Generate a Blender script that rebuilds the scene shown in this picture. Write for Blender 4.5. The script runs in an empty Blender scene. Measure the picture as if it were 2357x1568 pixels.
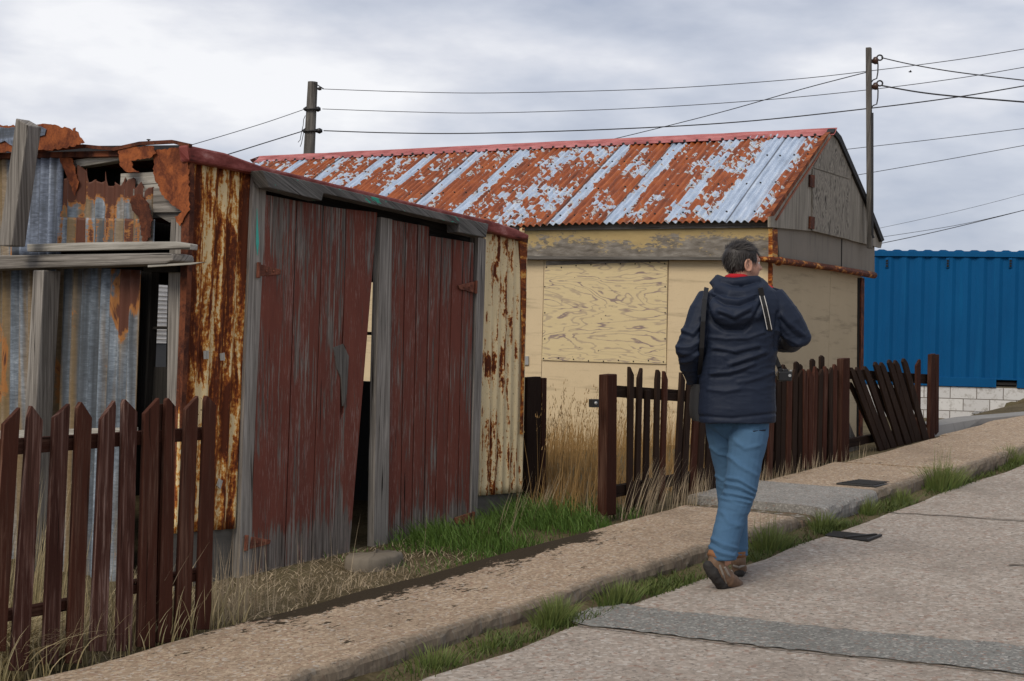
import bpy, math, random
from mathutils import Vector, noise as mnoise
R = math.radians
random.seed(7)
SC = bpy.context.scene
COL = SC.collection

# ------------------------------------------------------------------ camera, world, sun, exposure
F = 3274.0            # focal length in picture units (picture is 2357 x 1568 units)
ROLL = 0.023
CAM = Vector((0, 0, 1.6))
cd = bpy.data.cameras.new('camera'); cam = bpy.data.objects.new('camera', cd); COL.objects.link(cam)
cam.location = CAM; cam.rotation_euler = (R(90), -ROLL, 0)
cd.sensor_width = 36; cd.lens = 36 * F / 2357; cd.clip_end = 3000; cd.clip_start = 0.05
SC.camera = cam

SUN_EL, SUN_AZ = R(42), R(212)      # azimuth measured from +Y clockwise: behind the camera, to the left
w = bpy.data.worlds.new('World'); SC.world = w; w.use_nodes = True
nt = w.node_tree; nt.nodes.clear()
def wn(t, **k):
    n = nt.nodes.new(t)
    for a, b in k.items(): setattr(n, a, b)
    return n
bg = wn('ShaderNodeBackground'); out = wn('ShaderNodeOutputWorld'); nt.links.new(bg.outputs[0], out.inputs[0])
bg.inputs[1].default_value = 0.1
sky = wn('ShaderNodeTexSky', sky_type='NISHITA'); sky.sun_disc = False
sky.sun_elevation = SUN_EL; sky.sun_rotation = SUN_AZ
tc = wn('ShaderNodeTexCoord')
def cloud_noise(sx, sy, sz, scale, det, rough, off, dist=0.0):
    mp = wn('ShaderNodeMapping'); mp.inputs['Scale'].default_value = (sx, sy, sz); mp.inputs['Location'].default_value = off
    nz = wn('ShaderNodeTexNoise'); nz.inputs['Scale'].default_value = scale; nz.inputs['Detail'].default_value = det
    nz.inputs['Roughness'].default_value = rough; nz.inputs['Distortion'].default_value = dist
    nt.links.new(tc.outputs['Generated'], mp.inputs[0]); nt.links.new(mp.outputs[0], nz.inputs[0]); return nz.outputs[0]
n1 = cloud_noise(1.0, 1.0, 2.3, 4.2, 5, .5, (3.35, 1.2, .42))
n2 = cloud_noise(1.0, 1.0, 3.2, 9.0, 6, .55, (7.1, 2.0, 1.3))
# a thinner, brighter break in the cloud deck
dotn = wn('ShaderNodeVectorMath', operation='DISTANCE')
mpb = wn('ShaderNodeMapping'); mpb.inputs['Scale'].default_value = (1, 1, 2.6)
nt.links.new(tc.outputs['Generated'], mpb.inputs[0]); nt.links.new(mpb.outputs[0], dotn.inputs[0])
BD = Vector((-.225, 1, .178)).normalized(); dotn.inputs[1].default_value = (BD.x, BD.y, BD.z * 2.6)
mr = wn('ShaderNodeMapRange', interpolation_type='SMOOTHSTEP'); mr.inputs[1].default_value = 0.0; mr.inputs[2].default_value = .34
mr.inputs[3].default_value = .15; mr.inputs[4].default_value = 0
nt.links.new(dotn.outputs['Value'], mr.inputs[0])
def wm(op, a, b):
    m = wn('ShaderNodeMath', operation=op)
    for i, q in enumerate((a, b)):
        if isinstance(q, (int, float)): m.inputs[i].default_value = q
        else: nt.links.new(q, m.inputs[i])
    return m.outputs[0]
cf = wm('ADD', wm('SUBTRACT', wm('ADD', wm('MULTIPLY', n1, 1.0), wm('MULTIPLY', n2, .42)), .21), mr.outputs[0])
cr = wn('ShaderNodeValToRGB'); el = cr.color_ramp.elements
while len(el) < 5: el.new(.5)
for e, (p, c) in zip(el, ((.33, (3.6, 4.05, 5.1)), (.44, (4.6, 4.95, 5.85)), (.53, (5.5, 5.8, 6.6)), (.62, (6.6, 6.75, 7.35)), (.76, (8.6, 8.6, 8.8)))):
    e.position = p; e.color = tuple(v / 11 for v in c) + (1,)
nt.links.new(cf, cr.inputs[0])
sc_ = wn('ShaderNodeVectorMath', operation='SCALE'); sc_.inputs['Scale'].default_value = 11 * .98
nt.links.new(cr.outputs[0], sc_.inputs[0])
mx = wn('ShaderNodeMix', data_type='RGBA'); mx.inputs[0].default_value = .93
nt.links.new(sky.outputs[0], mx.inputs[6]); nt.links.new(sc_.outputs[0], mx.inputs[7]); nt.links.new(mx.outputs[2], bg.inputs[0])

sl = bpy.data.lights.new('sun', 'SUN'); sl.energy = 1.9; sl.angle = R(28); sl.color = (1, .91, .78)
so = bpy.data.objects.new('sun', sl); COL.objects.link(so)
sdir = Vector((math.sin(SUN_AZ) * math.cos(SUN_EL), math.cos(SUN_AZ) * math.cos(SUN_EL), math.sin(SUN_EL)))
so.rotation_euler = sdir.to_track_quat('Z', 'Y').to_euler(); so.location = sdir * 50
SC.view_settings.view_transform = 'Standard'; SC.view_settings.look = 'None'
SC.view_settings.exposure = 0.2; SC.view_settings.gamma = 1

# ------------------------------------------------------------------ geometry helpers
RX = Vector((math.cos(ROLL), 0, math.sin(ROLL))); RU = Vector((-math.sin(ROLL), 0, math.cos(ROLL))); RF = Vector((0, 1, 0))
def ray(x, y): return RF + RX * ((x - 1178.5) / F) - RU * ((y - 784) / F)
def dep(x, y, D): return CAM + ray(x, y) * D
U = Vector((math.cos(R(54)), math.sin(R(54)), 0)); N = Vector((U.y, -U.x, 0)); UP = Vector((0, 0, 1))
SLOPE = .05
def ss(a, b, x):
    t = min(1, max(0, (x - a) / (b - a))); return t * t * (3 - 2 * t)
def ter(s, n):
    "height of the natural ground at road coordinates"
    z = SLOPE * max(-6, min(s, 45))
    if n < -4.6:
        z += .07
        lo = 5.4 - .3 * ss(12.5, 14, s); hi = 10.5 - 3.4 * ss(12, 14.5, s); z += (.34 - z) * ss(lo, hi, -n)
    return z
def W(s, n, z=None, dz=0):
    p = U * s + N * n; p.z = (ter(s, n) if z is None else z) + dz; return p
def gnd(x, y, dz=0):
    "point where the view through picture point x, y meets the ground"
    d = ray(x, y); D = 2.0
    while D < 60:
        p = CAM + d * D
        if p.z <= ter(p.dot(U), p.x * N.x + p.y * N.y) + dz: return p
        D += .01
    return p
def plane_road(x, y, dz=0):
    d = ray(x, y); n = Vector((-SLOPE * U.x, -SLOPE * U.y, 1)); return CAM + d * ((Vector((0, 0, dz)) - CAM).dot(n) / d.dot(n))
class Plane:
    def __init__(s, p0, n, ax): s.p = Vector(p0); s.n = Vector(n).normalized(); s.ax = Vector(ax).normalized()
    def px(s, x, y, off=0):
        d = ray(x, y); q = s.p + s.n * off; return CAM + d * ((q - CAM).dot(s.n) / d.dot(s.n))
def proj(p):
    d = Vector(p) - CAM; q = d / d.y - RF; return q.dot(RX) * F + 1178.5, 784 - q.dot(RU) * F
def jit(a): return random.uniform(-a, a)
def jag(pts, step, amt):
    "break the straight sides of a traced outline into a torn edge"
    o = []
    for i, p in enumerate(pts):
        q = pts[(i + 1) % len(pts)]; L = math.hypot(q[0] - p[0], q[1] - p[1]); k = max(1, int(L / step))
        for j in range(k):
            t = j / k; o.append((p[0] + (q[0] - p[0]) * t + jit(amt), p[1] + (q[1] - p[1]) * t + jit(amt)))
    return o

ROOT = {}
class MB:
    def __init__(s): s.v = []; s.f = []; s.uv = []
    def add(s, pts, faces, uvs):
        b = len(s.v); s.v += [Vector(p) for p in pts]
        for f, u in zip(faces, uvs): s.f.append([b + i for i in f]); s.uv.append(u)
    def prism(s, pts, n, t, ax=(0, 0, 1)):
        n = Vector(n).normalized(); ax = Vector(ax).normalized(); c = n.cross(ax); k = len(pts)
        fr = [Vector(p) for p in pts]; bk = [p - n * t for p in fr]; a = fr + bk
        nor = Vector((0, 0, 0))
        for i in range(k): nor += fr[i].cross(fr[(i + 1) % k])
        order = list(range(k))
        if nor.dot(n) < 0: order.reverse()
        fs = [order, [i + k for i in reversed(order)]]
        for i in range(k):
            p, q = order[i], order[(i + 1) % k]; fs.append([q, p, p + k, q + k])
        uvs = []
        for j, f in enumerate(fs):
            uvs.append([(a[i].dot(ax), a[i].dot(c) + (a[i].dot(n) if j > 1 else 0)) for i in f])
        s.add(a, fs, uvs)
    def box(s, p, q, wv, hv):
        "bar from p to q with cross-section half vectors wv, hv"
        p, q, wv, hv = map(Vector, (p, q, wv, hv)); ax = (q - p).normalized()
        a = [e + wv * i + hv * j for e in (p, q) for i, j in ((-1, -1), (1, -1), (1, 1), (-1, 1))]
        fs = [[0, 1, 2, 3], [7, 6, 5, 4], [0, 4, 5, 1], [1, 5, 6, 2], [2, 6, 7, 3], [3, 7, 4, 0]]
        wn_, hn = wv.normalized(), hv.normalized()
        if wn_.cross(hn).dot(ax) > 0: fs = [list(reversed(f)) for f in fs]
        s.add(a, fs, [[(a[i].dot(ax), a[i].dot(wn_) + a[i].dot(hn)) for i in f] for f in fs])
    def tube(s, path, r, seg=8, cap=True, flat=None):
        path = [Vector(p) for p in path]; k = len(path); rr = r if isinstance(r, (list, tuple)) else [r] * k
        pts = []; L = 0; Ls = []
        ref = None
        for i, p in enumerate(path):
            t = (path[min(i + 1, k - 1)] - path[max(i - 1, 0)]).normalized()
            if ref is None: ref = Vector((0, 0, 1)) if abs(t.z) < .9 else Vector((1, 0, 0))
            a = t.cross(ref)
            if a.length < 1e-4: a = t.cross(Vector((1, 0, 0)))
            a.normalize(); b = a.cross(t).normalized(); ref = b
            if i: L += (p - path[i - 1]).length
            Ls.append(L)
            ra, rb = (rr[i] if isinstance(rr[i], (tuple, list)) else (rr[i], rr[i]))
            for j in range(seg):
                an = 2 * math.pi * j / seg; pts.append(p + a * (math.cos(an) * ra) + b * (math.sin(an) * rb))
        fs = []; us = []
        for i in range(k - 1):
            for j in range(seg):
                j2 = (j + 1) % seg; fs.append([i * seg + j, i * seg + j2, (i + 1) * seg + j2, (i + 1) * seg + j])
                c = .3 / seg; us.append([(Ls[i], j * c), (Ls[i], (j + 1) * c), (Ls[i + 1], (j + 1) * c), (Ls[i + 1], j * c)])
        if cap:
            for e, o in ((0, 1), (k - 1, 0)):
                f = [e * seg + j for j in range(seg)]
                if o: f.reverse()
                fs.append(f); us.append([(pts[i].x, pts[i].y) for i in f])
        s.add(pts, fs, us)
    def grid(s, P, uvf, flip=False):
        "P[i][j] rows of points"
        h = len(P); k = len(P[0]); pts = [p for row in P for p in row]; fs = []; us = []
        for i in range(h - 1):
            for j in range(k - 1):
                f = [i * k + j, i * k + j + 1, (i + 1) * k + j + 1, (i + 1) * k + j]
                if flip: f.reverse()
                fs.append(f); us.append([uvf(q // k, q % k) for q in f])
        s.add(pts, fs, us)
    def ball(s, c, r, seg=12, rings=8, ax=None):
        c = Vector(c); r = (r, r, r) if isinstance(r, (int, float)) else r
        A = ax or (Vector((1, 0, 0)), Vector((0, 1, 0)), Vector((0, 0, 1)))
        P = []
        for i in range(rings + 1):
            th = math.pi * (i / rings); th = min(max(th, .03), math.pi - .03)
            P.append([c + A[0] * (r[0] * math.sin(th) * math.cos(2 * math.pi * j / seg)) + A[1] * (r[1] * math.sin(th) * math.sin(2 * math.pi * j / seg)) + A[2] * (r[2] * math.cos(th)) for j in range(seg + 1)])
        s.grid(P, lambda i, j: (i * .05, j * .05), True)
    def build(s, name, mat, parent=None, smooth=False, bevel=0, label=None, solid=0, extra=None):
        nf = len(s.f)
        if extra: s.add(extra[0].v, extra[0].f, extra[0].uv)
        loc = Vector(ROOT.get(parent.name, (0, 0, 0))) if parent else None
        if loc is None:
            xs = [p.x for p in s.v]; ys = [p.y for p in s.v]; loc = Vector(((min(xs) + max(xs)) / 2, (min(ys) + max(ys)) / 2, min(p.z for p in s.v)))
        me = bpy.data.meshes.new(name); me.from_pydata([p - loc for p in s.v], [], s.f)
        ul = me.uv_layers.new(name='UVMap'); i = 0
        for u in s.uv:
            for q in u: ul.data[i].uv = q; i += 1
        me.materials.append(mat)
        if extra:
            me.materials.append(extra[1])
            for p in me.polygons[nf:]: p.material_index = 1
        if smooth:
            for p in me.polygons: p.use_smooth = True
        o = bpy.data.objects.new(name, me); COL.objects.link(o)
        if parent: o.parent = parent; ROOT[o.name] = loc
        else: o.location = loc; ROOT[o.name] = loc
        if bevel:
            m = o.modifiers.new('bevel', 'BEVEL'); m.width = bevel; m.segments = 2; m.limit_method = 'ANGLE'; m.angle_limit = R(50)
        if solid:
            m = o.modifiers.new('solid', 'SOLIDIFY'); m.thickness = solid; m.offset = -1
        if label: o['label'] = label
        return o
def tag(o, label, cat, group=None):
    o['label'] = label; o['category'] = cat
    if group: o['group'] = group
    return o
def thing(name, loc, label, cat, group=None):
    o = bpy.data.objects.new(name, None); COL.objects.link(o); o.location = loc; o.empty_display_size = .2
    ROOT[o.name] = Vector(loc); return tag(o, label, cat, group)
def struct(o, kind='structure'): o['kind'] = kind; return o
def corr(mb, c4, nrm, pitch, amp, rows=10, jt=None, jb=None, per=8):
    "corrugated sheet between four corners TL TR BR BL; waves run down the sheet"
    TL, TR, BR, BL = [Vector(p) for p in c4]; nrm = Vector(nrm).normalized()
    Wd = ((TR - TL).length + (BR - BL).length) / 2; n = max(4, int(Wd / pitch * per)); P = []
    for i in range(rows + 1):
        t = i / rows; row = []
        for j in range(n + 1):
            q = j / n; a = TL.lerp(TR, q); b = BL.lerp(BR, q); d = b - a
            tt = t
            if jt: tt = max(tt, 0) * (1 - jt(q)) + jt(q)
            if jb: tt = tt * (1 - jb(q))
            p = a + d * tt + nrm * (amp * math.sin(2 * math.pi * q * Wd / pitch))
            row.append(p)
        P.append(row)
    H = (BL - TL).length
    ref = nrm.cross((BL - TL).normalized())
    flip = (TR - TL).cross(BL - TL).dot(nrm) < 0
    mb.grid(P, lambda i, j: (P[i][j].dot(ref), P[i][j].z if abs((BL - TL).normalized().z) > .8 else (P[i][j] - P[0][j]).length), flip)

# ------------------------------------------------------------------ material helpers
class M:
    def __init__(s, name):
        s.m = bpy.data.materials.new(name); s.m.use_nodes = True; s.t = s.m.node_tree; s.t.nodes.clear()
        s.b = s.n('ShaderNodeBsdfPrincipled'); o = s.n('ShaderNodeOutputMaterial'); s.L(s.b.outputs[0], o.inputs[0])
    def n(s, t, **k):
        q = s.t.nodes.new(t)
        for a, b in k.items(): setattr(q, a, b)
        return q
    def L(s, a, b): s.t.links.new(a, b)
    def set(s, i, v):
        if isinstance(v, bpy.types.NodeSocket): s.L(v, i)
        elif isinstance(v, (tuple, list)): i.default_value = tuple(v) + ((1,) if len(v) == 3 and len(i.default_value) == 4 else ())
        else: i.default_value = v
    def uv(s, sx, sy, rand=True):
        t = s.n('ShaderNodeTexCoord'); mp = s.n('ShaderNodeMapping'); mp.inputs['Scale'].default_value = (sx, sy, 1)
        s.L(t.outputs['UV'], mp.inputs[0])
        if rand:
            oi = s.n('ShaderNodeObjectInfo'); g = s.n('ShaderNodeNewGeometry')
            m = s.mth('MULTIPLY', s.mth('ADD', oi.outputs['Random'], g.outputs['Random Per Island']), 37.0)
            cx = s.n('ShaderNodeCombineXYZ'); s.L(m, cx.inputs[0]); s.L(m, cx.inputs[1]); s.L(m, cx.inputs[2]); s.L(cx.outputs[0], mp.inputs['Location'])
        return mp.outputs[0]
    def ob(s, k=1, kz=None):
        t = s.n('ShaderNodeTexCoord'); mp = s.n('ShaderNodeMapping'); mp.inputs['Scale'].default_value = (k, k, kz or k)
        s.L(t.outputs['Object'], mp.inputs[0]); return mp.outputs[0]
    def noise(s, v, sc=1, det=5, ro=.6, dist=0):
        q = s.n('ShaderNodeTexNoise'); s.L(v, q.inputs[0]); q.inputs['Scale'].default_value = sc; q.inputs['Detail'].default_value = det
        q.inputs['Roughness'].default_value = ro; q.inputs['Distortion'].default_value = dist; return q.outputs[0]
    def vor(s, v, sc=1, feat='F1', outp='Distance'):
        q = s.n('ShaderNodeTexVoronoi', feature=feat); s.L(v, q.inputs[0]); q.inputs['Scale'].default_value = sc; return q.outputs[outp]
    def mth(s, op, a, b=0):
        q = s.n('ShaderNodeMath', operation=op); s.set(q.inputs[0], a); s.set(q.inputs[1], b); return q.outputs[0]
    def sm(s, f, lo, hi, a=0.0, b=1.0):
        q = s.n('ShaderNodeMapRange', interpolation_type='SMOOTHSTEP'); s.set(q.inputs[0], f)
        for i, v in enumerate((lo, hi, a, b)): s.set(q.inputs[i + 1], v)
        return q.outputs[0]
    def ramp(s, f, st):
        q = s.n('ShaderNodeValToRGB'); e = q.color_ramp.elements
        while len(e) < len(st): e.new(.5)
        for a, (p, c) in zip(e, st): a.position = p; a.color = tuple(c) + (1,)
        s.L(f, q.inputs[0]); return q.outputs[0]
    def mix(s, f, a, b, bl='MIX'):
        q = s.n('ShaderNodeMix', data_type='RGBA', blend_type=bl); s.set(q.inputs[0], f); s.set(q.inputs[6], a); s.set(q.inputs[7], b); return q.outputs[2]
    def island(s): return s.n('ShaderNodeNewGeometry').outputs['Random Per Island']
    def sep(s, v):
        q = s.n('ShaderNodeSeparateXYZ'); s.L(v, q.inputs[0]); return q.outputs
    def out(s, c, ro=.8, bump=None, bs=.4, bd=.01, metal=0, spec=.12):
        s.set(s.b.inputs['Base Color'], c); s.set(s.b.inputs['Roughness'], ro); s.set(s.b.inputs['Metallic'], metal); s.b.inputs['Specular IOR Level'].default_value = spec
        if bump is not None:
            q = s.n('ShaderNodeBump'); q.inputs['Strength'].default_value = bs; q.inputs['Distance'].default_value = bd; s.L(bump, q.inputs['Height']); s.L(q.outputs[0], s.b.inputs['Normal'])
        return s.m

def wood(name, dark, mid, light, paint=None, thr=.5, soft=.06, fleck=None, ro=.85, wide=1.0, paint2=None, isl=.25):
    m = M(name); g = m.uv(2.2, 75 * wide); big = m.noise(m.uv(1.3, 7), 1, 4, .6)
    f = m.noise(g, 1, 6, .65, .6)
    c = m.ramp(m.mth('ADD', m.mth('MULTIPLY', f, .75), m.mth('MULTIPLY', big, .25)), ((.30, dark), (.48, mid), (.68, light)))
    h = f
    if paint:
        pm = m.mth('ADD', m.mth('MULTIPLY', m.noise(m.uv(3.5, 45 * wide), 1, 6, .7, .3), .55), m.mth('MULTIPLY', m.noise(m.uv(1.1, 5), 1, 4, .55), .45))
        k = m.sm(pm, thr - soft, thr + soft)
        pc = m.mix(m.noise(m.uv(4, 9), 1, 5, .7), paint, paint2 or tuple(v * .55 for v in paint))
        c = m.mix(k, c, pc)
    if fleck:
        fm = m.sm(m.mth('ADD', m.mth('MULTIPLY', m.noise(m.uv(5, 14), 1, 5, .7), .6), m.mth('MULTIPLY', m.noise(m.uv(3, 5), 1, 2, .5), .4)), .585, .62)
        c = m.mix(fm, c, fleck)
    cr = m.sm(m.noise(m.uv(1.2, 60 * wide), 1, 3, .5, .4), .30, .36)
    c = m.mix(cr, tuple(v * .35 for v in dark), c)
    il = m.mth('ADD', m.mth('MULTIPLY', m.island(), isl), 1 - isl * .5)
    c = m.mix(1.0, c, il, 'MULTIPLY')
    return m.out(c, ro, m.mth('ADD', h, m.mth('MULTIPLY', cr, .6)), .55, .006, 0, .06)

MAT = {}
MAT['wood_grey'] = wood('weathered_grey_wood', (.07, .063, .055), (.19, .172, .152), (.37, .34, .305))
MAT['wood_dgrey'] = wood('dark_weathered_wood', (.045, .041, .037), (.115, .106, .095), (.22, .205, .182))
MAT['wood_fascia'] = wood('fascia_wood_green_flecks', (.04, .038, .036), (.11, .105, .098), (.2, .19, .18), fleck=(.05, .33, .24))
MAT['wood_pale'] = wood('bleached_wood', (.16, .145, .125), (.34, .32, .28), (.55, .52, .47))
MAT['wood_brown'] = wood('brown_stained_fence', (.016, .007, .0045), (.055, .026, .018), (.14, .075, .052), paint=(.066, .0245, .0155), thr=.465, paint2=(.032, .0125, .0085), isl=.7)
MAT['wood_dark'] = wood('dark_stained_fence', (.012, .008, .0055), (.03, .018, .012), (.06, .04, .028), paint=(.031, .0185, .0135), thr=.44, paint2=(.019, .0115, .0085), isl=.6)
MAT['wood_worn'] = wood('worn_brown_fence', (.03, .014, .010), (.085, .04, .03), (.26, .18, .15), paint=(.06, .024, .018), thr=.50, paint2=(.035, .015, .011), isl=.4)
MAT['timber_black'] = wood('dark_timber', (.01, .009, .008), (.022, .02, .018), (.04, .036, .032))

def door_mat():
    m = M('peeling_maroon_door'); f = m.noise(m.uv(2.0, 85), 1, 6, .65, .5)
    sp = m.sep(m.uv(1, 1, False))
    grey = m.ramp(f, ((.3, (.05, .041, .035)), (.5, (.135, .115, .1)), (.68, (.28, .245, .215))))
    pm = m.mth('ADD', m.mth('MULTIPLY', m.noise(m.uv(2.6, 60), 1, 6, .72, .3), .62), m.mth('MULTIPLY', m.noise(m.uv(1.0, 5), 1, 4, .6), .38))
    low = m.sm(m.mth('ADD', sp[0], m.mth('MULTIPLY', m.noise(m.uv(2, 9), 1, 3, .6), .3)), .58, .80, .15, 0.0)                # the foot of the boards has lost its paint
    top = m.sm(sp[0], 1.75, 2.2, 0.0, .04)
    pm = m.mth('SUBTRACT', m.mth('SUBTRACT', pm, low), top)
    k = m.sm(pm, .415, .48)
    il = m.island(); pm = m.mth('ADD', pm, 0)
    pc = m.mix(m.noise(m.uv(3, 10), 1, 5, .7), (.215, .07, .049), (.105, .036, .027))
    pc = m.mix(m.mth('MULTIPLY', il, .4), pc, (.10, .038, .03))
    c = m.mix(k, grey, pc)
    fl = m.sm(m.mth('ADD', m.mth('MULTIPLY', m.noise(m.uv(9, 130), 1, 4, .7), .7), m.mth('MULTIPLY', m.noise(m.uv(1.5, 8), 1, 3, .6), .3)), .555, .61)
    c = m.mix(m.mth('MULTIPLY', fl, .45), c, (.30, .21, .185))
    c = m.mix(m.sm(m.noise(m.uv(1.2, 45), 1, 3, .5), .27, .31), (.016, .01, .009), c)
    return m.out(c, .75, m.mth('ADD', f, m.mth('MULTIPLY', k, .4)), .5, .005, 0, .06)
MAT['door'] = door_mat()

def rusty_paint(name, thr, paint=(.66, .50, .235), streak=26, K=1.0, sv=2.2):
    m = M(name); v = m.uv(streak, sv); a = m.noise(v, 1, 7, .68, .4); b = m.noise(m.uv(7, 1.1), 1, 4, .6, .3); d = m.noise(m.uv(60, 40), 1, 4, .7)
    f = m.mth('ADD', m.mth('ADD', m.mth('MULTIPLY', a, .52), m.mth('MULTIPLY', b, .30)), m.mth('MULTIPLY', d, .18))
    pc = m.mix(m.noise(m.uv(9, 4), 1, 5, .7), paint, tuple(p * .72 for p in paint))
    c = m.ramp(m.mth('SUBTRACT', f, thr - .5), ((.0, (.66, .5, .24)), (.45, (.66, .5, .24)), (.45 + .025 * K, (.62, .34, .085)), (.45 + .055 * K, (.46, .165, .03)), (.45 + .09 * K, (.22, .055, .014)), (.45 + .15 * K, (.085, .022, .009))))
    keep = m.sm(m.mth('SUBTRACT', f, thr - .5), .45, .472)
    c = m.mix(keep, pc, c)
    dirt = m.sm(m.noise(m.uv(40, 3), 1, 5, .7), .56, .7)
    c = m.mix(m.mth('MULTIPLY', dirt, .3), c, (.11, .09, .07))
    sp = m.sm(m.noise(m.uv(90, 75), 1, 3, .6), .66, .70)
    c = m.mix(m.mth('MULTIPLY', sp, .8), c, (.07, .02, .01))
    return m.out(c, .7, m.mth('ADD', f, d), .35, .004, 0, .12)
MAT['yel_rust'] = rusty_paint('heavily_rusted_cream_paint', .50, (.84, .66, .37), 22, .62, 2.6)
MAT['yel_paint'] = rusty_paint('cream_paint_with_rust_spots', .556, (.80, .65, .39), 24, .36, 3.4)
MAT['gutter'] = rusty_paint('rusty_gutter', .45, (.6, .42, .2), 5, .8, 8)
MAT['brown_rust'] = rusty_paint('rusty_angle_iron', .455, (.5, .33, .14), 14)

def rust(name, a=(.30, .088, .028), b=(.13, .036, .016)):
    m = M(name); f = m.noise(m.uv(9, 9), 1, 7, .7, .4); g = m.noise(m.uv(80, 80), 1, 3, .7)
    c = m.ramp(m.mth('ADD', m.mth('MULTIPLY', f, .8), m.mth('MULTIPLY', g, .2)), ((.32, tuple(v * .5 for v in b)), (.45, b), (.58, a), (.72, tuple(min(1, v * 1.3) for v in a))))
    return m.out(c, .85, m.mth('ADD', f, g), .4, .004, 0, .2)
MAT['rust'] = rust('orange_rust'); MAT['rust_dark'] = rust('dark_rust', (.16, .05, .022), (.06, .02, .012)); MAT['rust_hinge'] = rust('hinge_rust', (.24, .085, .05), (.11, .04, .026))
MAT['red_flash'] = None
def redf():
    m = M('faded_red_flashing'); f = m.noise(m.uv(6, 14), 1, 6, .7)
    c = m.ramp(f, ((.32, (.06, .016, .013)), (.46, (.17, .04, .033)), (.58, (.25, .072, .062)), (.72, (.42, .2, .18))))
    return m.out(c, .55, f, .3, .004)
MAT['red_flash'] = redf()
def ridge():
    m = M('faded_red_ridge_cap'); f = m.noise(m.uv(3, 10), 1, 6, .7)
    c = m.ramp(f, ((.3, (.20, .05, .046)), (.5, (.38, .125, .118)), (.64, (.48, .19, .18)), (.76, (.58, .42, .38))))
    return m.out(c, .5, f, .2, .003)
MAT['ridge'] = ridge()

def galv(name, och=.5, rustthr=.66, blue=1.0, topz=0, spot=None):
    m = M(name); st = m.noise(m.uv(13, .5), 1, 3, .55); cr = m.noise(m.uv(26, 70), 1, 4, .65, .8); bl = m.noise(m.uv(5, 2.4), 1, 5, .65)
    base = m.ramp(m.mth('ADD', m.mth('ADD', m.mth('MULTIPLY', cr, .3), m.mth('MULTIPLY', bl, .4)), m.mth('MULTIPLY', m.noise(m.uv(24, .8), 1, 4, .6), .3)), ((.34, (.045, .052, .06)), (.45, (.115, .138, .165 * blue)), (.54, (.22, .26, .305 * blue)), (.66, (.56, .62, .68))))
    base = m.mix(m.mth('MULTIPLY', m.sm(m.noise(m.uv(17, .35), 1, 3, .5), .5, .62), .75), base, (.055, .06, .065))
    o = m.sm(st, 1 - och - .06, 1 - och + .1)
    base = m.mix(m.mth('MULTIPLY', o, .72), base, m.mix(cr, (.13, .08, .025), (.36, .22, .065)))
    rf = m.mth('ADD', m.mth('MULTIPLY', m.noise(m.uv(7, 2.2), 1, 6, .65, .5), .7), m.mth('MULTIPLY', st, .3))
    if spot:
        q = m.sep(m.uv(1, 1, False)); du = m.mth('MULTIPLY', m.mth('SUBTRACT', q[0], spot[0]), 1.0); dv = m.mth('MULTIPLY', m.mth('SUBTRACT', q[1], spot[1]), .8)
        ds = m.mth('SQRT', m.mth('ADD', m.mth('MULTIPLY', du, du), m.mth('MULTIPLY', dv, dv))); rf = m.mth('ADD', rf, m.sm(ds, .04, .26, .2, 0))
    if topz:
        rf = m.mth('ADD', m.mth('ADD', m.mth('MULTIPLY', m.noise(m.uv(13, 1.3), 1, 4, .6, .3), .75), m.mth('MULTIPLY', cr, .2)), m.sm(m.sep(m.uv(1, 1, False))[1], topz - .06, topz + .06, 0, .25))
    c = m.mix(m.sm(rf, rustthr - .05, rustthr - .01), base, (.36, .15, .04))
    c = m.mix(m.sm(rf, rustthr, rustthr + .03), c, (.105, .034, .017))
    return m.out(c, .6, cr, .2, .003, .15, .4)
MAT['galv'] = galv('stained_galvanised_iron', .53, .63); MAT['galv_blue'] = galv('blue_grey_galvanised_iron', .3, .75, 1.12)
MAT['galv_rust'] = galv('rusting_corrugated_iron', .5, .535, 1, 2.3)

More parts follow.
